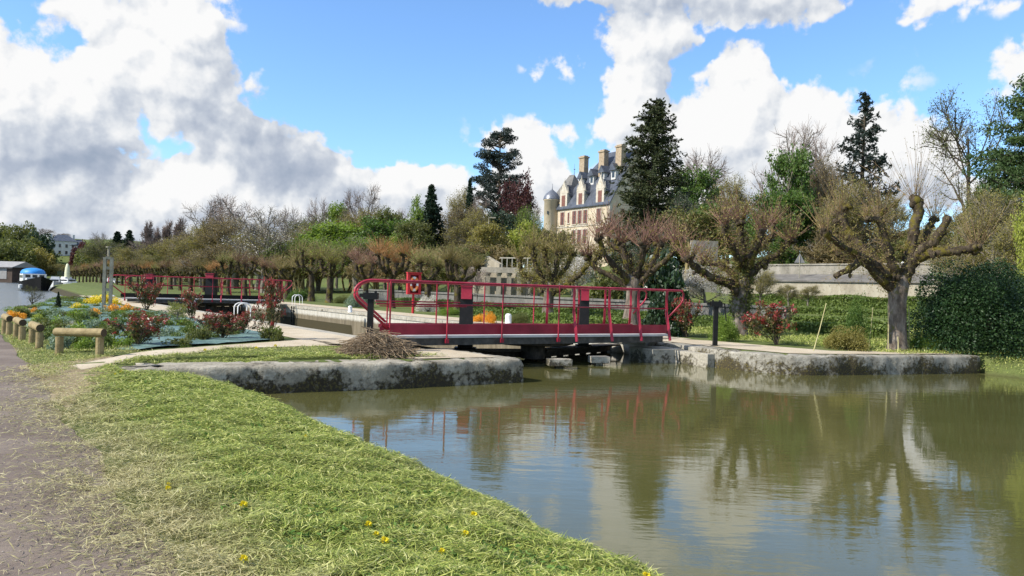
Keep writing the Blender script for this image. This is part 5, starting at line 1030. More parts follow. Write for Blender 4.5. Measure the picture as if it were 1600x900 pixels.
# thicket of shrubs under the trees, reads as one mass
mbw = MB(); mbl = MB(); mbm = MB(); rt = np.random.default_rng(8)
def me_arr(me):
    v = np.empty(len(me.vertices)*3, np.float32); me.vertices.foreach_get('co', v); f = np.empty(len(me.loops), np.int32); me.loops.foreach_get('vertex_index', f); return v.reshape(-1, 3).astype(float), f.reshape(-1, 4)
arr = [(me_arr(p[0]), me_arr(p[1]), p[2], p[3]) for p in PROTO['thicket']]
for i in range(104):
    if i < 46: s_ = 28+(i/46)**1.15*190; t_ = rt.uniform(30, 38)+(s_ > 60)*rt.uniform(0, 12); h = rt.uniform(3.0, 5.0)*(1+.3*(s_ > 80))
    elif i < 64: s_ = rt.uniform(150, 300); t_ = rt.uniform(36, 70); h = rt.uniform(4, 7)
    elif i < 86: s_ = rt.uniform(-12, 50); t_ = rt.uniform(60, 72); h = rt.uniform(3, 5)
    else: s_ = rt.uniform(50, 190); t_ = rt.uniform(56, 95); h = rt.uniform(5, 8)
    if 22 < s_ < 46 and t_ < 40: t_ += 12; h *= .8
    if i < 46 and s_ < 52: continue
    p = st(s_, t_); z = g1(p[0], p[1], False); (wv, wf), (lv, lf_), H_, W_ = arr[i % 2]; a = rt.uniform(0, 6.28); R_ = np.array([[math.cos(a), -math.sin(a), 0], [math.sin(a), math.cos(a), 0], [0, 0, 1]]); k_ = h/H_*1.15; S_ = np.array([k_*1.5, k_*1.5, k_])
    mbw.add((wv*S_) @ R_.T+[p[0], p[1], z-.1], wf); (mbl if i % 3 else mbm).add((lv*S_) @ R_.T+[p[0], p[1], z-.1], lf_)
tag(mbw.build('thicket_stems', 'twig_olive'), 'mass of thin brown stems in the thicket behind the pollards', 'thicket', kind='stuff'); tag(mbl.build('thicket_leaves', 'leaf_brown'), 'brown olive budding leaves of the thicket behind the pollards', 'thicket', kind='stuff'); tag(mbm.build('thicket_leaves', 'leaf_mid'), 'greener budding leaves scattered through the thicket', 'thicket', kind='stuff')
# ------------------------------------------------------------------ manor house
simple('manor_wall', [(.44, .36, .25), (.54, .45, .32), (.61, .52, .39)], .5, .9, 0, .2)
simple('manor_trim', [(.38, .33, .26), (.50, .45, .36), (.58, .53, .44)], 2, .9, 0, .3)
simple('slate', [(.045, .052, .065), (.07, .08, .10), (.10, .11, .135)], 1.2, .42, 0, .25)
simple('slate_brown', [(.09, .085, .075), (.14, .13, .115), (.18, .17, .15)], 1.2, .6, 0, .25)
simple('brick_chimney', [(.26, .19, .12), (.36, .28, .19), (.44, .36, .26)], 3, .9, 0, .3)
simple('shutter_red', [(.12, .05, .038), (.18, .075, .055), (.23, .11, .08)], 4, .6)
simple('pane_dark', [(.02, .025, .03), (.04, .045, .05)], 3, .12, 0, 0, spec=.6)
simple('lead', [(.13, .14, .16), (.20, .21, .24)], 3, .4, .4)
simple('white_render', [(.50, .49, .45), (.60, .59, .55), (.68, .67, .63)], .8, .85)
a_ = np.array([-.553, .833]); b__ = np.array([.833, .553]); CA = np.array([17.4, 140.0])
O_ = np.array([CA[0], CA[1], 7.5]); manor = empty('manor_house', O_, 'tall cream manor house with steep slate roof, stone dormers and round tower on the hill', 'manor house')
def ch(i, j, z): v = CA+a_*i+b__*j; return np.array([v[0], v[1], z])
def fin(mb, nm, mat, par=manor, smooth=False):
    o = mb.build(nm, mat, par, smooth); o.data.transform(Matrix.Translation(-Vector(O_))); return o
EV, RG, Wd, Ln, RJ = 18.6, 29.2, 12.0, 16.3, 8.3
def cbox(mb, i0, i1, j0, j1, z0, z1): mb.poly([ch(i0, j0, 0)[:2], ch(i1, j0, 0)[:2], ch(i1, j1, 0)[:2], ch(i0, j1, 0)[:2]], z0, z1)
mb = MB(); cbox(mb, 0, Ln, 0, Wd, 6, EV); mb.ngon([ch(.0, 0, EV), ch(0, Wd, EV), ch(0, Wd/2, RG-.1)]); mb.ngon([ch(.35, 0, EV), ch(.35, Wd/2, RG-.1), ch(.35, Wd, EV)]); fin(mb, 'wall', 'manor_wall')
mb = MB(); e = -.35; r1_ = ch(-.25, Wd/2, RG); r2_ = ch(RJ, Wd/2, RG); A1, A2, A3, A4 = ch(-.25, e, EV-.35), ch(Ln+.3, e, EV-.35), ch(Ln+.3, Wd-e, EV-.35), ch(-.25, Wd-e, EV-.35)
for pl in ([A1, A2, r2_, r1_], [A2, A3, r2_], [A3, A4, r1_, r2_]):
    dn = np.array([0, 0, -.22]); mb.ngon(pl); mb.ngon([p+dn for p in pl][::-1])
mb.add([A1, r1_, r1_+[0, 0, -.3], A1+[0, 0, -.3], A4, A4+[0, 0, -.3]], [[0, 1, 2, 3], [1, 4, 5, 2]])
mb.add([A1, A2, A2+[0, 0, -.22], A1+[0, 0, -.22], A3, A3+[0, 0, -.22]], [[0, 1, 2, 3], [1, 4, 5, 2]]); roof = fin(mb, 'roof', 'slate')
for i0, j0, zt in ((1.6, 3.6, 29.6), (6.5, 3.6, 29.3), (12.5, 3.6, 28.9)):
    mb = MB(); cbox(mb, i0-.8, i0+.8, j0-.55, j0+.55, 21, zt-.5); cbox(mb, i0-.95, i0+.95, j0-.7, j0+.7, zt-.5, zt-.2); cbox(mb, i0-.7, i0+.7, j0-.45, j0+.45, zt-.2, zt); fin(mb, 'chimney', 'brick_chimney', roof)
def winp(i, z0, z1, w_=1.25, j=0, par=manor, frame=True):
    mb = MB(); s_ = .16; 
    cbox(mb, i-w_/2-s_, i-w_/2, j-.07, j+.02, z0-.1, z1+.2); cbox(mb, i+w_/2, i+w_/2+s_, j-.07, j+.02, z0-.1, z1+.2); cbox(mb, i-w_/2, i+w_/2, j-.07, j+.02, z1, z1+.2); cbox(mb, i-w_/2-s_-.05, i+w_/2+s_+.05, j-.16, j+.02, z0-.22, z0-.1)
    f = fin(mb, 'window', 'manor_trim', par); mb = MB(); cbox(mb, i-w_/2, i-w_/2*.3, j-.05, j-.01, z0, z1); cbox(mb, i+w_/2*.3, i+w_/2, j-.05, j-.01, z0, z1); cbox(mb, i-w_/2*.3, i+w_/2*.3, j-.05, j-.01, z0+(z1-z0)*.64, z0+(z1-z0)*.69)
    cbox(mb, i-.04, i+.04, j-.045, j-.012, z0, z1); fin(mb, 'shutter', 'shutter_red', f); mb = MB(); cbox(mb, i-w_/2, i+w_/2, j-.02, j-.003, z0, z1); fin(mb, 'pane', 'pane_dark', f)
for i in (3.1, 7.0, 8.7, 10.4, 14.2): winp(i, 15.0, 17.5)
winp(12.2, 15.3, 17.3, .55)
for i in (3.1, 7.0, 8.7, 10.4, 14.2): winp(i, 11.2, 13.8)
mb = MB()
for z_ in (14.45, 18.2): cbox(mb, -.06, Ln, -.12, 0.02, z_, z_+.22)
cbox(mb, -.1, .5, -.1, .4, 6, 18.2); fin(mb, 'string_course', 'manor_trim')
for i in (2.8, 8.6, 13.9):       # stone gabled dormers breaking the eaves
    mb = MB(); cbox(mb, i-1.15, i+1.15, -.12, .9, 18.2, 21.2); g0 = [ch(i-1.25, -.14, 21.2), ch(i+1.25, -.14, 21.2), ch(i, -.14, 23.6)]; g2_ = [p+np.array([*(b__*.5), 0]) for p in g0]
    mb.ngon(g0[::-1]); mb.ngon(g2_); mb.add([*g0, *g2_], [[0, 3, 5, 2], [2, 5, 4, 1], [1, 4, 3, 0]])
    for q_ in (i-1.2, i+1.2): mb.cyl(ch(q_, .05, 21.2), .16, 1.3, 6, .03)
    mb.cyl(ch(i, .1, 23.4), .12, .9, 6, .02); dm = fin(mb, 'dormer', 'manor_trim')
    mb = MB(); cbox(mb, i-.55, i+.55, -.16, -.13, 18.7, 20.8); fin(mb, 'dormer_window', 'shutter_red', dm)
    mb = MB(); p1, p2 = ch(i, .3, 23.0), ch(i, 3.0, 23.0); qa, qb = ch(i-1.4, .3, 20.7), ch(i-1.4, 1.4, 20.7); ra, rb = ch(i+1.4, .3, 20.7), ch(i+1.4, 1.4, 20.7)
    mb.add([p1, p2, qb, qa, rb, ra], [[0, 1, 2, 3], [0, 5, 4, 1]]); mb.add([v-[0, 0, .15] for v in (p1, p2, qb, qa, rb, ra)], [[3, 2, 1, 0], [1, 4, 5, 0]]); cbox(mb, i-1.1, i+1.1, .92, 2.0, 18.4, 20.8); fin(mb, 'dormer_roof', 'slate', dm)
for i, z_ in ((1.9, 24.3), (5.1, 24.2), (8.2, 23.9), (11.5, 23.7)):   # small roof dormers
    mb = MB(); cbox(mb, i-.6, i+.6, 2.2, 3.6, z_-1.3, z_+.4); dm = fin(mb, 'roof_dormer', 'white_render'); mb = MB(); cbox(mb, i-.35, i+.35, 2.15, 2.19, z_-.9, z_+.2); fin(mb, 'dormer_window', 'pane_dark', dm)
    mb = MB(); g0 = [ch(i-.95, 1.8, z_+.4), ch(i+.95, 1.8, z_+.4), ch(i, 1.8, z_+1.8)]; g2_ = [p+np.array([*(b__*2.6), 0]) for p in g0]; mb.ngon(g0[::-1]); mb.ngon(g2_); mb.add([*g0, *g2_], [[0, 3, 5, 2], [2, 5, 4, 1], [1, 4, 3, 0]]); fin(mb, 'dormer_roof', 'slate', dm)
mb = MB(); c = ch(17.4, -.4, 0); mb.lathe((c[0], c[1], 0), [(1.5, 6), (1.5, 19.9), (1.65, 20.0), (1.65, 20.25), (1.5, 20.3)], 24); tw_ = fin(mb, 'tower', 'manor_wall', smooth=True)
mb = MB(); mb.lathe((c[0], c[1], 0), [(1.75, 20.25), (1.6, 20.8), (1.2, 21.4), (.6, 21.9), (.12, 22.3), (.05, 23.4), (0, 23.5)], 24); fin(mb, 'tower_cap', 'lead', tw_, True)
for z_, dx in ((17.5, -.5), (14.2, .3)):
    mb = MB(); mb.box((c[0]+dx*.9-.35, c[1]-1.38, z_), (.3, .2, .6)); fin(mb, 'tower_slit', 'pane_dark', tw_)
mb = MB(); cbox(mb, 15.9, 21.5, 2.5, 8.5, 6, 20.4); fin(mb, 'wing_wall', 'manor_wall'); mb = MB(); ap = [ch(17.9, 5.5, 26.0), ch(19.5, 5.5, 26.0)]; q4 = [ch(15.6, 2.2, 20.3), ch(21.8, 2.2, 20.3), ch(21.8, 8.8, 20.3), ch(15.6, 8.8, 20.3)]
mb.ngon([q4[0], q4[1], ap[1], ap[0]]); mb.ngon([q4[1], q4[2], ap[1]]); mb.ngon([q4[2], q4[3], ap[0], ap[1]]); mb.ngon([q4[3], q4[0], ap[0]]); mb.ngon(q4[::-1]); wr = fin(mb, 'wing_roof', 'slate_brown')
mb = MB(); mb.cyl(ap[0], .07, 2.2, 6, .02); mb.cyl(ap[0]+[0, 0, 1.0], .2, .12, 6); fin(mb, 'finial', 'lead', wr)
# ------------------------------------------------------------------ walls and garden buildings
def plaster(name, cols, stain):
    m, t, b = newmat(name); geo = nd(t, 'ShaderNodeNewGeometry'); mp = nd(t, 'ShaderNodeMapping'); mp.inputs['Scale'].default_value = (1.2, 1.2, .5); t.links.new(geo.outputs['Position'], mp.inputs[0])
    a = noise_n(t, .8, 6, .7, vec=mp.outputs[0]); c = noise_n(t, 5, 5, .7, vec=geo.outputs['Position']); col = ramp_node(t, cols, a, [.35, .5, .65]); col = mixc(t, ramp_node(t, [(0, 0, 0), (1, 1, 1)], c, [.56, .72]), col, stain)
    t.links.new(col, b.inputs['Base Color']); b.inputs['Roughness'].default_value = .92; bump(t, b, c, .5, .05)
plaster('plaster', [(.24, .21, .155), (.34, .30, .225), (.42, .38, .295)], (.15, .13, .09)); plaster('old_stone', [(.17, .155, .125), (.25, .23, .185), (.33, .30, .25)], (.10, .09, .07)); plaster('tile', [(.10, .09, .08), (.15, .14, .125), (.20, .185, .165)], (.06, .055, .05)); plaster('grey_wall', [(.10, .10, .09), (.15, .145, .13), (.19, .18, .165)], (.07, .07, .055))
def wall_st(name, s0, s1, t0, t1, z0, z1, mat, label, cap=None, cat='wall'):
    mb = MB(); c = (st(s0, t0)+st(s1, t1))/2; q4 = [st(s0, t0)[:2]-c[:2], st(s1, t0)[:2]-c[:2], st(s1, t1)[:2]-c[:2], st(s0, t1)[:2]-c[:2]]; root = empty(name, (c[0], c[1], z0), label, cat); mb.poly(q4, 0, z1-z0); mb.build('wall_face', mat, root)
    if cap:
        mb = MB(); e = .08; q4 = [st(s0-e, t0-e)[:2]-c[:2], st(s1+e, t0-e)[:2]-c[:2], st(s1+e, t1+e)[:2]-c[:2], st(s0-e, t1+e)[:2]-c[:2]]; mb.poly(q4, z1-z0, z1-z0+.12); mb.build('wall_cap', cap, root)
    return root
wall_st('garden_wall', 4, 41, 54.0, 54.5, 1.0, 3.38, 'plaster', 'long beige plaster garden wall across the right background')
root = wall_st('terrace_wall', 2, 46, 57.0, 57.5, 1.4, 4.75, 'old_stone', 'grey stone terrace wall rising behind the beige garden wall', 'old_stone')
mb = MB(); A = [st(3.8, 53.85, 3.40), st(41.2, 53.85, 3.40), st(41.2, 56.9, 4.0), st(3.8, 56.9, 4.0)]; c = sum(A)/4; root = empty('lean_to_roof', c, 'long dark tiled lean-to roof between the beige and grey walls', 'roof'); A = [p-c for p in A]; mb.ngon(A); mb.ngon([p-[0, 0, .1] for p in A][::-1]); mb.add([A[0], A[1], A[1]-[0, 0, .1], A[0]-[0, 0, .1]], [[0, 3, 2, 1]]); mb.build('tiles', 'tile', root)
wall_st('low_wall', 20, 64, 29.0, 29.4, .3, 1.5, 'grey_wall', 'low dark grey wall behind the pollards across the lock', 'grey_wall')
def gv(px, D, z): p = atD(px, 450, D); return np.array([p[0], p[1], z])
# colonnade with a balustrade
c0 = gv(785, 72, 1.2); root = empty('colonnade', c0, 'pale stone colonnade carrying a grey beam and balustrade left of the lock garden', 'colonnade')
mb = MB(); mb.beam(gv(738, 73, 3.75)-c0, gv(832, 70, 3.75)-c0, .7, .5); mb.build('beam', 'old_stone', root)
for px in (745, 762, 779, 795, 811, 827): mb = MB(); p = gv(px, 73-(px-738)*.032, 0)-c0; mb.box((p[0], p[1], 1.1), (.42, .42, 2.4)); mb.box((p[0], p[1], 2.3-.08), (.55, .55, .16)); mb.build('column', 'plaster', root)
mb = MB(); mb.beam(gv(738, 74.5, 2.3)-c0, gv(832, 71.5, 2.3)-c0, .3, 2.6); mb.build('back_wall', 'plaster', root)
mb = MB(); mb.beam(gv(780, 71.7, 4.9)-c0, gv(832, 70, 4.9)-c0, .10, .10); mb.build('hand_rail', 'pale_stone', root)
for px in range(783, 833, 8): mb = MB(); p = gv(px, 73-(px-738)*.032, 0)-c0; mb.box((p[0], p[1], 4.45-1.2), (.1, .1, .9)); mb.build('baluster', 'pale_stone', root)
mb = MB(); P_ = [gv(736, 79, 0), gv(782, 74, 0)]; d = norm_(P_[1]-P_[0]); nn = np.array([-d[1], d[0], 0])*.2
F = [P_[0]+[0, 0, 2], P_[1]+[0, 0, 2], P_[1]+[0, 0, 4.4], P_[0]+[0, 0, 6.2]]; mb.ngon([p-nn for p in F]); mb.ngon([p+nn for p in F][::-1]); V = [p-nn for p in F]+[p+nn for p in F]; mb.add(V, [[i, i+4, (i+1) % 4+4, (i+1) % 4] for i in range(4)])
tag(mb.build('ramp_wall', 'plaster'), 'pale wall with a sloping top behind the colonnade', 'wall')
# grey shed pillar behind second pollard
mb = MB(); p = gv(1098, 66, 0); z = g1(p[0], p[1], False); mb.box((p[0], p[1], z+3.0), (2.3, .5, 4.4)); tag(mb.build('gate_pillar', 'old_stone'), 'pale grey stone pier standing between spruce and second pollard', 'pier')
mb = MB(); mb.box((0, 0, .9), (1.2, .8, .9)); mb.add([(-.75, -.55, 1.35), (.75, -.55, 1.35), (.75, .55, 1.35), (-.75, .55, 1.35), (0, 0, 1.8)], [[0, 3, 2, 1]], [[0, 1, 4], [1, 2, 4], [2, 3, 4], [3, 0, 4]]); mb.box((0, 0, 0), (.3, .3, 1.2)); 
# ------------------------------------------------------------------ hedges
def hedge(s0, s1, t0, t1, h, n, label, leaf='leaf_hedge', z=None):
    rg_ = np.random.default_rng(int(s0*7+t0)); c = (st(s0, t0)+st(s1, t1))/2; root = empty('hedge', (c[0], c[1], g1(c[0], c[1])), label, 'hedge', 'clipped hedges in the garden')
    sq = rg_.uniform(s0, s1, n); tq = rg_.uniform(t0, t1, n); zq = h*(1-rg_.random(n)**2.2); f = rg_.random(n); tq = np.where(f < .35, t0+rg_.normal(0, .04, n), tq); zq = np.where(f >= .5, h+rg_.normal(0, .04, n), zq); zq *= 1+.08*np.sin(sq*1.3)
    p = sq[:, None]*uS+tq[:, None]*uT; zz = gz(p[:, 0], p[:, 1])+zq; V, F = leafq(np.c_[p, zz]-[c[0], c[1], root.location[2]], .11, rg_, .7); mb = MB(); mb.add(V, F); mb.build('foliage', leaf, root)
    mb = MB(); qs = np.arange(s0+.08, s1-.07, .8); qs = np.r_[qs, s1-.08]; V = []
    for q_ in qs:
        for t_, hh in ((t0+.1, -.05), (t0+.1, h-.1), (t1-.1, h-.1), (t1-.1, -.05)): x, y = st(q_, t_)[:2]; V.append((x-c[0], y-c[1], g1(x, y)-root.location[2]+hh))
    ix = np.arange(len(V)).reshape(-1, 4); mb.add(V, np.concatenate([np.stack([ix[:-1, i], ix[1:, i], ix[1:, i+1], ix[:-1, i+1]], 1) for i in range(3)]+[ix[:1], ix[-1:]]))
    mb.build('inner_branches', 'leaf_hedge', root); return root
hedge(8, 39, 50.5, 51.6, .75, 30000, 'long dark hedge at the foot of the beige garden wall')
hedge(6, 40, 41, 42, .35, 14000, 'clipped hedge across the middle of the right garden'); hedge(9, 36, 33.5, 34.3, .3, 13000, 'low hedge halfway between quay and middle hedge'); hedge(14, 33, 27.2, 28, .45, 8000, 'low hedge nearest the right quay, behind the red shrubs')
hedge(21, 52, 26.3, 27.0, .5, 9000, 'low hedge along the foot of the dark grey wall'); hedge(22, 34, 21.2, 21.9, .42, 4000, 'short low hedge seen through the bridge rails')
# ------------------------------------------------------------------ shrubs: laurel, photinias, climbers
p_clump('laurel', 81, 'leaf_laurel', n=80000, sz=.031, lumps=40, lump_r=.36, H=1.25, shell=.75, asp=.5)
p = atz(1552, 556, .5); place('laurel', 0, p[0]+.42, p[1]+1.7, .3, 3.0, 4.0, 'laurel_bush', 'big dark glossy laurel bush at the right end of the quay', 'bush', rz=.4)
p = atz(1640, 556, .5); place('laurel', 0, p[0], p[1]+2.6, .3, 2.7, 4.0, 'laurel_bush', 'second dark laurel bush at the right frame behind the first', 'bush', rz=2.4)
def photinia(seed, h, w_, stems=9, nr=58, sz=.075):
    rg_ = np.random.default_rng(seed); wd = MB(); P0, R0 = grow(np.zeros((stems, 3))+rg_.normal(0, .03, (stems, 3))*[1, 1, 0], np.array([[0, 0, 1.0]]*stems)+rg_.normal(0, .42, (stems, 3))*[1, 1, 0], h*.85, .012, .006, 6, .10, .04, rg_); wd.add(*strands(P0, R0, 5))
    p, d, f, r, _ = kids(P0, R0, 7, .25, 1, .7, rg_, .2); P1, R1 = grow(p, d, h*.28*(1.1-f*.4), .006, .004, 4, .12, .06, rg_); wd.add(*strands(P1, R1, 4))
    tips = np.concatenate([P1[:, -1], P0[:, -1]]); red = MB(); j = rg_.permutation(len(tips))[:nr]; q = np.repeat(tips[j], 11, 0); d = rg_.normal(size=q.shape)+[0, 0, .5]; V, F = leafq(q+norm_(d)*sz*.5+rg_.normal(0, .02, q.shape), sz, rg_, .38, D=d, spread=.5); red.add(V, F)
    gr = MB(); k = rg_.integers(0, len(P1), 1500); m_ = rg_.integers(0, 4, 1500); V, F = leafq(P1[k, m_]+rg_.normal(0, .035, (1500, 3)), sz*.95, rg_, .42); gr.add(V, F)
    reg('photinia', mesh_of(wd, 'stem', 'bark_dark'), mesh_of(red, 'foliage', 'leaf_red'), h, w_, None, None); return mesh_of(gr, 'old_leaves', 'leaf_redgreen')
old = [photinia(s_, 1.0, 1.0) for s_ in (91, 92, 93)]
PH = [(214, 541, 62, 92, 'red tipped photinia bush behind the side-on log barrier'), (425, 530, 98, 56, 'tall narrow photinia with red clusters beside the quay path'), (348, 531, 46, 70, 'low green and red photinia between the two larger ones'), (325, 524, 42, 50, 'sparse photinia with pinkish tips in the flower bed middle'), (380, 524, 40, 44, 'small green photinia left of the tall narrow one'), (300, 500, 50, 40, 'thin red shrub before the far bridge, middle one'), (228, 486, 58, 50, 'bright red upright shrub in front of the far bridge, left one'), (345, 490, 52, 46, 'red shrub in front of the right gear column of the far bridge'), (415, 478, 44, 34, 'small red leaved shrub top behind the tall narrow photinia'), (372, 482, 40, 36, 'small red shrub beside the ladder hand rails'),
      (1212, 539, 70, 100, 'red photinia bush right of the second pollard trunk'), (1072, 527, 66, 56, 'red and white tipped photinia at the right end of the bridge'), (1180, 530, 50, 44, 'smaller red photinia against the second pollard trunk')]
for i, (px, py, hp, wpx, lab) in enumerate(PH):
    zb_ = .5; p = atz(px, py, zb_); D = p[1]; r = place('photinia', i, p[0], p[1], g1(p[0], p[1])-.02, hp/F_PX*D, wpx/F_PX*D, 'photinia_bush', lab, 'bush', 'photinia bushes'); o = bpy.data.objects.new('old_leaves', old[i % 3]); C.objects.link(o); o.parent = r
def bushpx(px, py, hp, wpx, lab, leaf, kind='bush', zb=.5, grp='garden shrubs', i=0, nm='shrub'):
    p = atz(px, py, zb); D = p[1]; return place(kind, i, p[0], p[1], g1(p[0], p[1])-.03, hp/F_PX*D, wpx/F_PX*D, nm, lab, 'shrub', grp, leaf)
p_clump('fine', 84, 'leaf_mid', n=12000, sz=.055, lumps=22, lump_r=.36, H=1.1)
bushpx(1338, 545, 88, 34, 'narrow dark green climber shrub on a cane left of the large pollard', 'leaf_bright', 'fine'); bushpx(1325, 547, 40, 70, 'loose olive weeds at the foot of the narrow climber', 'leaf_olive', 'fine')
bushpx(1440, 548, 30, 60, 'low pale green weeds right of the large pollard trunk', 'leaf_spring', 'fine'); bushpx(1130, 533, 46, 44, 'green leafy shrub beside the black post on the right quay', 'leaf_spring', 'fine'); bushpx(1035, 524, 70, 74, 'dark evergreen shrub behind the right end of the bridge', 'leaf_dark', 'bush')
p = atD(1030, 500, 42); place('bush', 0, p[0], p[1], .5, 4.0, 3.6, 'evergreen_shrub', 'tall dark evergreen shrub below the tall spruce', 'shrub', None, 'leaf_dark'); p = atD(960, 500, 47); place('bush', 1, p[0], p[1], .6, 2.6, 3.6, 'evergreen_shrub', 'olive green shrub between third and fourth pollard', 'shrub', None, 'leaf_mid')
p = atD(1100, 500, 44); place('sparse', 1, p[0], p[1], .8, 2.8, 3.2, 'blossom_tree', 'small white blossoming tree before the beige wall', 'tree', None, 'petal_white'); p = atD(895, 500, 52); place('sparse', 0, p[0], p[1], .9, 3.6, 3.8, 'blossom_tree', 'small greyish blossoming tree right of the colonnade', 'tree', None, 'petal_white')
for i, (px, yt, D, wp_, lab) in enumerate(((748, 415, 58, 60, 'loose bare shrub tree in front of the left half of the colonnade'), (826, 420, 56, 50, 'loose twiggy shrub tree in front of the right end of the colonnade'), (1190, 420, 47, 60, 'small loose tree before the beige wall right of the second pollard'))): tree_px(('bare', 'sparse', 'sparse')[i], i, px, yt, D, wp_, 'shrub_tree', lab)
for i, px in enumerate((1262, 1232)): p = atD(px, 480, 50-i); place('sparse', i, p[0], p[1], 1.4, 1.5, 1.6, 'fruit_tree', ('small espalier like fruit tree before the beige wall, right one', 'small espalier like fruit tree before the beige wall, left one')[i], 'tree')
for j, (px, py, wp_, lf) in enumerate(((750, 503, 30, 'petal_orange'), (765, 505, 22, 'petal_orange'), (668, 487, 34, 'petal_white'), (700, 492, 40, 'leaf_spring'), (812, 506, 44, 'leaf_mid'), (560, 480, 44, 'leaf_silver'), (535, 474, 30, 'leaf_mid'), (470, 470, 40, 'leaf_bright'))):
    bushpx(px, py, 14+6*(j % 3), wp_, ['orange flower patch on the far lawn seen through the bridge', 'second orange flower patch right beside the first on the far lawn', 'white flowering low shrub at the foot of the life ring post', 'fresh green low shrub left of the black gear column', 'low green shrub right of the round topped white bollard', 'silvery low shrub behind the looped rail end', 'low green shrub by the small far bollard', 'bright low shrub behind the far ladder hoops'][j], lf, 'fine', nm='shrub')
# canes and stakes
for (x0, y0, x1, y1, lab) in ((1271, 549, 1291, 474, 'leaning yellow cane on the right quay'), (1388, 549, 1387, 474, 'upright yellow cane just left of the large pollard trunk'), (1420, 548, 1420, 478, 'upright cane just right of the large pollard trunk'), (1403, 551, 1403, 526, 'short stake in front of the large pollard trunk'), (1357, 546, 1364, 480, 'thin slanted cane beside the narrow climber')):
    A = atz(x0, y0, .5); B = atD(x1, y1, A[1]+.2); mb = MB(); mb.tube([A-A, (B-A)*.5+[.01, 0, 0], B-A], [.016, .014, .011], 6); o = mb.build('garden_cane', 'cane' if 'cane' in MATS else simple('cane', [(.36, .32, .14), (.50, .45, .22)], 6, .7)); o.location = A; tag(o, lab, 'cane', 'garden canes')
# ------------------------------------------------------------------ flower bed
m, t, b = newmat('fabric'); geo = nd(t, 'ShaderNodeNewGeometry'); n = noise_n(t, 2.2, 5, .6, vec=geo.outputs['Position']); n2 = noise_n(t, 14, 4, .6, vec=geo.outputs['Position']); col = ramp_node(t, [(.055, .105, .09), (.10, .175, .155), (.17, .26, .235)], n, [.35, .5, .65]); col = mixc(t, ramp_node(t, [(0, 0, 0), (1, 1, 1)], n2, [.6, .7]), col, (.10, .09, .05)); t.links.new(col, b.inputs['Base Color']); b.inputs['Roughness'].default_value = .7; bump(t, b, n, 1.0, .12)
o = strip('flower_bed', [st(17.3, 2.9)[:2], st(20, 2.3)[:2], st(26, 1.5)[:2], st(34, 1.5)[:2], st(50, 4.2)[:2], st(58, 5.6)[:2]], [st(19.5, 6.9)[:2], st(21, 7.15)[:2], st(30, 7.0)[:2], st(40, 7.0)[:2], st(59.5, 6.6)[:2]], 'fabric', .03, k=14, step=.3, wob=.08)
nrm = random.Random(3)
for v in o.data.vertices: v.co.z += .035*noise.noise(Vector((v.co.x*1.6, v.co.y*1.6, 0)))+.02
for sd in (86, 87): p_clump('cushion', sd, 'leaf_silver', n=900, sz=.16, lumps=9, lump_r=.45, H=.75, shell=.5, asp=.4)
BP = [(157, 474, 'petal_yellow', 34, 16), (143, 476, 'petal_yellow', 26, 14), (119, 483, 'petal_yellow', 26, 12), (178, 476, 'petal_yellow', 22, 14), (75, 493, 'leaf_yellow', 24, 10), (60, 500, 'leaf_yellow', 26, 12), (28, 497, 'petal_orange', 26, 12), (22, 493, 'petal_orange', 20, 10), (56, 488, 'petal_orange', 20, 10), (147, 493, 'petal_orange', 26, 14), (120, 499, 'petal_orange', 26, 12), (180, 488, 'petal_orange', 34, 16), (200, 486, 'petal_orange', 26, 14), (112, 508, 'petal_white', 18, 9), (72, 470, 'petal_white', 12, 8)]
cname = {'petal_yellow': 'yellow flowering cushion plant', 'petal_orange': 'orange flowering cushion plant', 'leaf_yellow': 'lime yellow leafed cushion plant', 'petal_white': 'small white flowering plant', 'leaf_silver': 'silvery green low plant', 'leaf_hedge': 'dark green low plant', 'leaf_mid': 'olive green low plant', 'leaf_spring': 'fresh green low plant'}
cc = {}
def cushion(px, py, lf, wp_, hp):
    p = atz(px, py, .5); s_, t_ = to_st(p[0], p[1])
    if not (17.9 < s_ < 60) or t_ < max(1.5, 1.5+(s_-34)*.17) or t_ > 7.0 or (t_-2.9) > (s_-17.3)*1.85: return
    r = place('cushion', int(px+py) % 2, p[0], p[1], .46, max(.12, hp/F_PX*p[1]), wp_/F_PX*p[1], 'bed_plant', cname[lf]+' in the blue green flower bed', 'plant', cname[lf]+'s in the flower bed', lf)
for q_ in BP: cushion(*q_)
rp = random.Random(12); n = 0
while n < 240:
    s_ = 18+rp.random()**1.3*41; t_ = rp.uniform(1.6, 6.9); p = st(s_, t_, .5)
    if s_ < 21 and rp.random() < .35: n += 1; continue
    px = 800+F_PX*p[0]/p[1]; lf = rp.choice(['leaf_silver', 'leaf_silver', 'leaf_hedge', 'leaf_hedge', 'leaf_mid', 'leaf_spring', 'leaf_mid']); wd = rp.uniform(.35, .8)*(1+.4*(s_ > 32)); hh = rp.uniform(.18, .42)*(1 if s_ < 33 else .6)
    py = 452+.031*(px-800)+1800/p[1]; cushion(px, py, lf, wd*F_PX/p[1], hh*F_PX/p[1]); n += 1
for (px, py, hp, wpx, lab, lf) in ((91, 482, 28, 14, 'small dark pointed conifer in the flower bed', 'needle_dark'),): 
    p = atz(px, py, .5); place('yew', 0, p[0], p[1], .45, hp/F_PX*p[1], wpx/F_PX*p[1], 'dwarf_conifer', lab, 'conifer')
p = atz(50, 478, .5); place('bare_leaf', 0, p[0], p[1], .4, 1.1, 1.0, 'young_tree', 'thin young sapling at the left edge of the flower bed by the water', 'sapling')
p = atz(278, 506, .5); place('sparse', 0, p[0], p[1], .45, .8, .7, 'young_tree', 'thin leafy sapling in the bed before the far bridge', 'sapling', None, 'leaf_yellow')
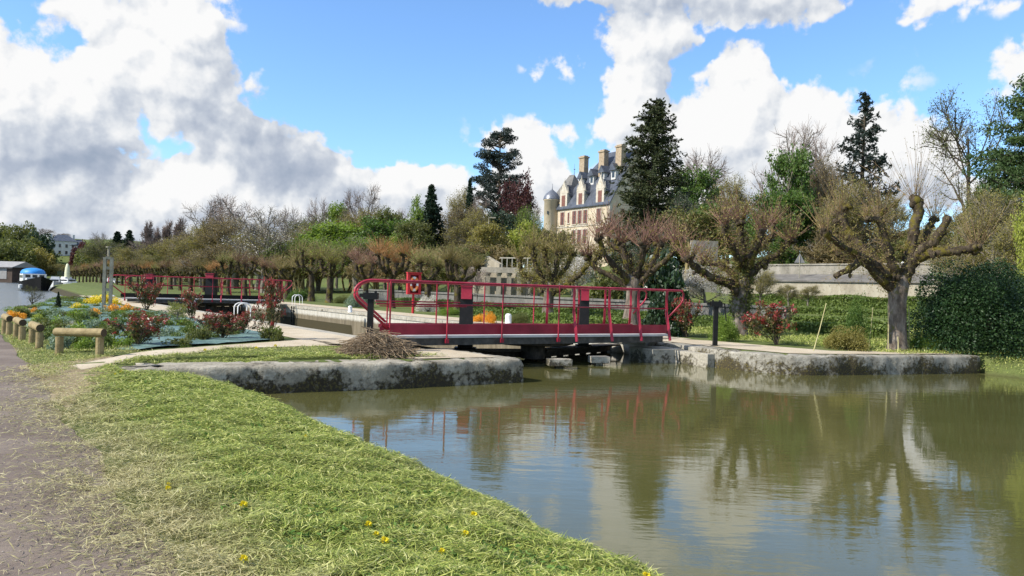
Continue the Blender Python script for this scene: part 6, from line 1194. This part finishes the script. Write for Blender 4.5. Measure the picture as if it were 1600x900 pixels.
# ------------------------------------------------------------------ boats, boathouse, distant house
simple('hull_black', [(.006, .006, .006), (.012, .012, .012)], 2, .7, spec=.12); simple('boat_white', [(.60, .60, .58), (.72, .72, .70)], 2, .35); simple('tarp_blue', [(.02, .20, .55), (.03, .27, .68)], 2, .5, 0, .2); simple('sail_cream', [(.55, .55, .35), (.66, .66, .45)], 2, .7); simple('shed_dark', [(.05, .035, .025), (.09, .06, .045)], 1, .85); simple('sheet_grey', [(.24, .23, .22), (.32, .31, .30)], 1, .7)
def hull(L, W, h, bowup=.4, n=13):
    mb = MB(); V = []; k = 7
    for i in range(n):
        u = i/(n-1); x = -L/2+L*u; w_ = W/2*(1-max(0, (u-.62)/.38)**2.2)*(1-.25*max(0, (.15-u)/.15)); top = h*(1+bowup*max(0, (u-.55)/.45)**2); w_ = max(w_, .04)
        for a in np.linspace(-1, 1, k): V.append((x+(.06*L if u > .97 else 0)*abs(0), a*w_*(1 if abs(a) > .9 else .9), -.5 if abs(a) < .7 else top))
    V = np.array(V).reshape(n, k, 3); ix = np.arange(n*k).reshape(n, k); mb.add(V.reshape(-1, 3), np.stack([ix[:-1, :-1], ix[1:, :-1], ix[1:, 1:], ix[:-1, 1:]], -1).reshape(-1, 4)); mb.ngon(V[0]); dk = [V[i, 0] for i in range(n)]+[V[i, -1] for i in range(n-1, -1, -1)]; mb.ngon([p-[0, 0, .08] for p in dk]); return mb
ZR = -.6
p = atD(56, 440, 128); root = empty('river_barge', (p[0], p[1], ZR), 'black river barge with white wheelhouse and blue tarpaulin canopy', 'barge', rz=math.atan2(-.78, .62))
hull(13, 4.4, 1.45, .6).build('hull', 'hull_black', root); mb = MB(); mb.box((-3.6, 0, 1.95), (4.6, 3.4, 1.5)); mb.box((-.2, 0, 1.6), (2.4, 2.8, .7)); cb = mb.build('cabin', 'boat_white', root)
for yy in (-1.0, 0, 1.0): mb = MB(); mb.box((-1.28, yy, 2.3), (.04, .7, .45)); mb.build('cabin_window', 'pane_dark', cb)
for xx in (-5.0, -3.6, -2.2): mb = MB(); mb.box((xx, -1.72, 2.2), (.8, .04, .45)); mb.build('cabin_window', 'pane_dark', cb)
mb = MB(); mb.lathe((0, 0, 0), [(2.5, .0), (2.45, .45), (2.1, .9), (1.4, 1.2), (.6, 1.35), (0, 1.4)], 20); o = mb.build('canopy', 'tarp_blue', root, True); o.location = (-3.8, 0, 2.72); o.scale = (.95, .74, .72)
mb = MB(); mb.cyl((4.6, .5, 1.6), .12, .5, 8); mb.cyl((4.6, -.5, 1.6), .12, .5, 8); mb.build('bitts', 'hull_black', root); mb = MB(); mb.lathe((0, 0, 0), [(.3, 0), (.3, .5), (0, .6)], 10); o = mb.build('fender', 'boat_white', root); o.location = (3.5, -2.5, .4)
def cruiser(px, D, L, W, rz, label, mast=False, z=ZR):
    p = atD(px, 440, D); root = empty('motor_cruiser', (p[0], p[1], z), label, 'boat', 'white pleasure boats moored at the far bank', rz=rz); hull(L, W, .95, .35).build('hull', 'boat_white', root); mb = MB(); mb.box((-.4, 0, 1.35), (L*.5, W*.7, .9), taper=.88); mb.box((-.9, 0, 2.0), (L*.28, W*.6, .55), taper=.85); cb = mb.build('cabin', 'boat_white', root)
    for sg in (-1, 1): mb = MB(); mb.box((-.4, sg*W*.345, 1.42), (L*.4, .05, .35)); mb.build('cabin_window', 'pane_dark', cb)
    mb = MB(); mb.box((L*.25-.35, 0, 1.42), (.08, W*.5, .35)); mb.build('windscreen', 'pane_dark', cb)
    if mast: mb = MB(); mb.lathe((0, 0, 0), [(.75, 0), (.8, 1.5), (.62, 3.0), (.3, 3.9), (0, 4.0)], 12); o = mb.build('furled_sail', 'sail_cream', root, True); o.location = (-.6, 0, 1.7); o.scale = (.9, .7, .95)
    return root
cruiser(86, 170, 7.5, 3.0, -1.1, 'white cabin cruiser moored just right of the black barge'); cruiser(107, 186, 7, 3.0, -.5, 'white boat with tall cream furled sail by the tree row', True); cruiser(178, 165, 6.5, 2.8, -.3, 'white boat glimpsed behind the twin concrete post')
p = atD(12, 430, 232); zb = .4; root = empty('boathouse', (p[0], p[1], zb), 'dark timber boathouse with grey roof on the far river bank', 'boathouse', rz=-.25)
mb = MB(); mb.poly([(-7, -4), (6, -4), (6, 4), (-7, 4)], -1, 3.6); mb.build('wall', 'shed_dark', root); mb = MB(); mb.box((2.6, -4.05, 1.6), (2.9, .1, 3.2)); mb.build('door', 'sheet_grey', root)
mb = MB(); R4 = [(-7.6, -4.7, 3.5), (6.6, -4.7, 3.5), (6.6, 0, 5.3), (-7.6, 0, 5.3), (6.6, 4.7, 3.5), (-7.6, 4.7, 3.5)]; mb.add(R4, [[0, 1, 2, 3], [3, 2, 4, 5]]); mb.add([(x, y, z-.25) for x, y, z in R4], [[3, 2, 1, 0], [5, 4, 2, 3]]); mb.add([R4[1], R4[4], R4[2]], None, [[0, 1, 2]]); mb.build('roof', 'sheet_grey', root)
p = atD(97, 398, 350); zb = p[2]-.5; root = empty('village_house', (p[0], p[1], zb), 'square white house with dark hipped roof on the far hill', 'house', rz=.6)
mb = MB(); mb.poly([(-5.4, -5), (5.4, -5), (5.4, 5), (-5.4, 5)], -2, 6.6); mb.build('wall', 'white_render', root); mb = MB(); E = [(-5.8, -5.4, 6.5), (5.8, -5.4, 6.5), (5.8, 5.4, 6.5), (-5.8, 5.4, 6.5), (-2, 0, 9.6), (2, 0, 9.6)]; mb.add(E, [[0, 1, 5, 4], [2, 3, 4, 5], [0, 3, 2, 1]], [[1, 2, 5], [3, 0, 4]]); rf = mb.build('roof', 'slate', root)
for x in (-4.6, 4.2): mb = MB(); mb.box((x, -2, 8.2), (.9, .8, 3)); mb.build('chimney', 'white_render', rf)
for z_ in (1.4, 4.4):
    for x in (-3.8, -1.3, 1.3, 3.8): mb = MB(); mb.box((x, -5.03, z_), (.9, .1, 1.5)); mb.build('window', 'pane_dark', root)
p = atD(123, 398, 352); root = empty('village_house', (p[0], p[1], p[2]-.5), 'lower white annex with dark roof right of the square house', 'house', rz=.35)
mb = MB(); mb.poly([(-3, -3.5), (3, -3.5), (3, 3.5), (-3, 3.5)], -2, 4.6); mb.build('wall', 'white_render', root); mb = MB(); E = [(-3.5, -4, 4.5), (3.5, -4, 4.5), (3.5, 4, 4.5), (-3.5, 4, 4.5), (-1, 0, 7.4), (1, 0, 7.4)]; mb.add(E, [[0, 1, 5, 4], [2, 3, 4, 5], [0, 3, 2, 1]], [[1, 2, 5], [3, 0, 4]]); mb.build('roof', 'slate', root); mb = MB(); mb.box((0, -3.53, 3), (.9, .1, 1.3)); mb.build('window', 'pane_dark', root)
wl = MB(); A = atD(112, 411, 300); B = atD(153, 413, 290); wl.beam(A, B, .6, 1.8); tag(wl.build('field_wall', 'plaster'), 'short pale wall on the slope below the white houses', 'wall')
# lamp posts and sign
for px, yt, D, lab in ((764, 340, 84, 'thin grey lamp post left of the fourth pollard'), (628, 362, 95, 'thin grey lamp post above the orange pollard')):
    p = atD(px, yt, D); z = g1(p[0], p[1], False); root = empty('lamp_post', (p[0], p[1], z), lab, 'lamp post', 'thin lamp posts'); mb = MB(); mb.cyl((0, 0, 0), .09, p[2]-z, 8, .05); mb.build('pole', 'concrete', root); mb = MB(); mb.box((.35, 0, p[2]-z), (.8, .2, .12)); mb.build('lamp_head', 'concrete', root)
p = atD(1250, 396, 62); root = empty('road_sign', (p[0], p[1], 3.2), 'grey back of a triangular road sign above the long wall', 'road sign'); h = p[2]-3.2; mb = MB(); mb.cyl((0, 0, 0), .04, h-.2, 8); mb.build('sign_pole', 'concrete', root); mb = MB(); mb.poly([(-.42, 0), (.42, 0), (0, .01)], 0, .01)
mb = MB(); T3 = [(-.42, 0, h-.75), (.42, 0, h-.75), (0, 0, h)]; mb.add(T3+[(x, .03, z) for x, y, z in T3], [[0, 3, 4, 1], [1, 4, 5, 2], [2, 5, 3, 0]], [[0, 1, 2], [5, 4, 3]]); mb.build('sign_plate', 'sheet_grey', root)
# parked white car on the terrace road
p = atD(1447, 425, 60); root = empty('parked_car', (p[0], p[1], p[2]-.55), 'white car parked on the terrace behind the large pollard', 'car', rz=.25)
def carbody():
    mb = MB(); prof = [(-2.1, .3), (-2.1, .85), (-1.9, 1.0), (-1.5, 1.45), (.3, 1.48), (1.0, 1.0), (1.95, .85), (2.1, .6), (2.1, .3)]; k = len(prof)
    L_s = [(x, -.82 if z < 1.05 else -.66, z) for x, z in prof]; R_s = [(x, -y, z) for x, y, z in L_s]; mb.ngon(L_s[::-1]); mb.ngon(R_s); mb.add(L_s+R_s, [[i, (i+1) % k, (i+1) % k+k, i+k] for i in range(k)]); return mb
carbody().build('body', 'boat_white', root)
for sg in (-1, 1):
    mb = MB(); q4 = [(-1.35, .78*sg, 1.05), (.72, .78*sg, 1.05), (.25, .68*sg, 1.4), (-1.3, .68*sg, 1.4)]; mb.ngon(q4 if sg < 0 else q4[::-1]); mb.build('side_window', 'pane_dark', root)
for x in (-1.3, 1.3):
    for y in (-.78, .78): mb = MB(); mb.tube([(x, y-.1, .32), (x, y+.1, .32)], .32, 14); mb.build('wheel', 'black_paint', root)
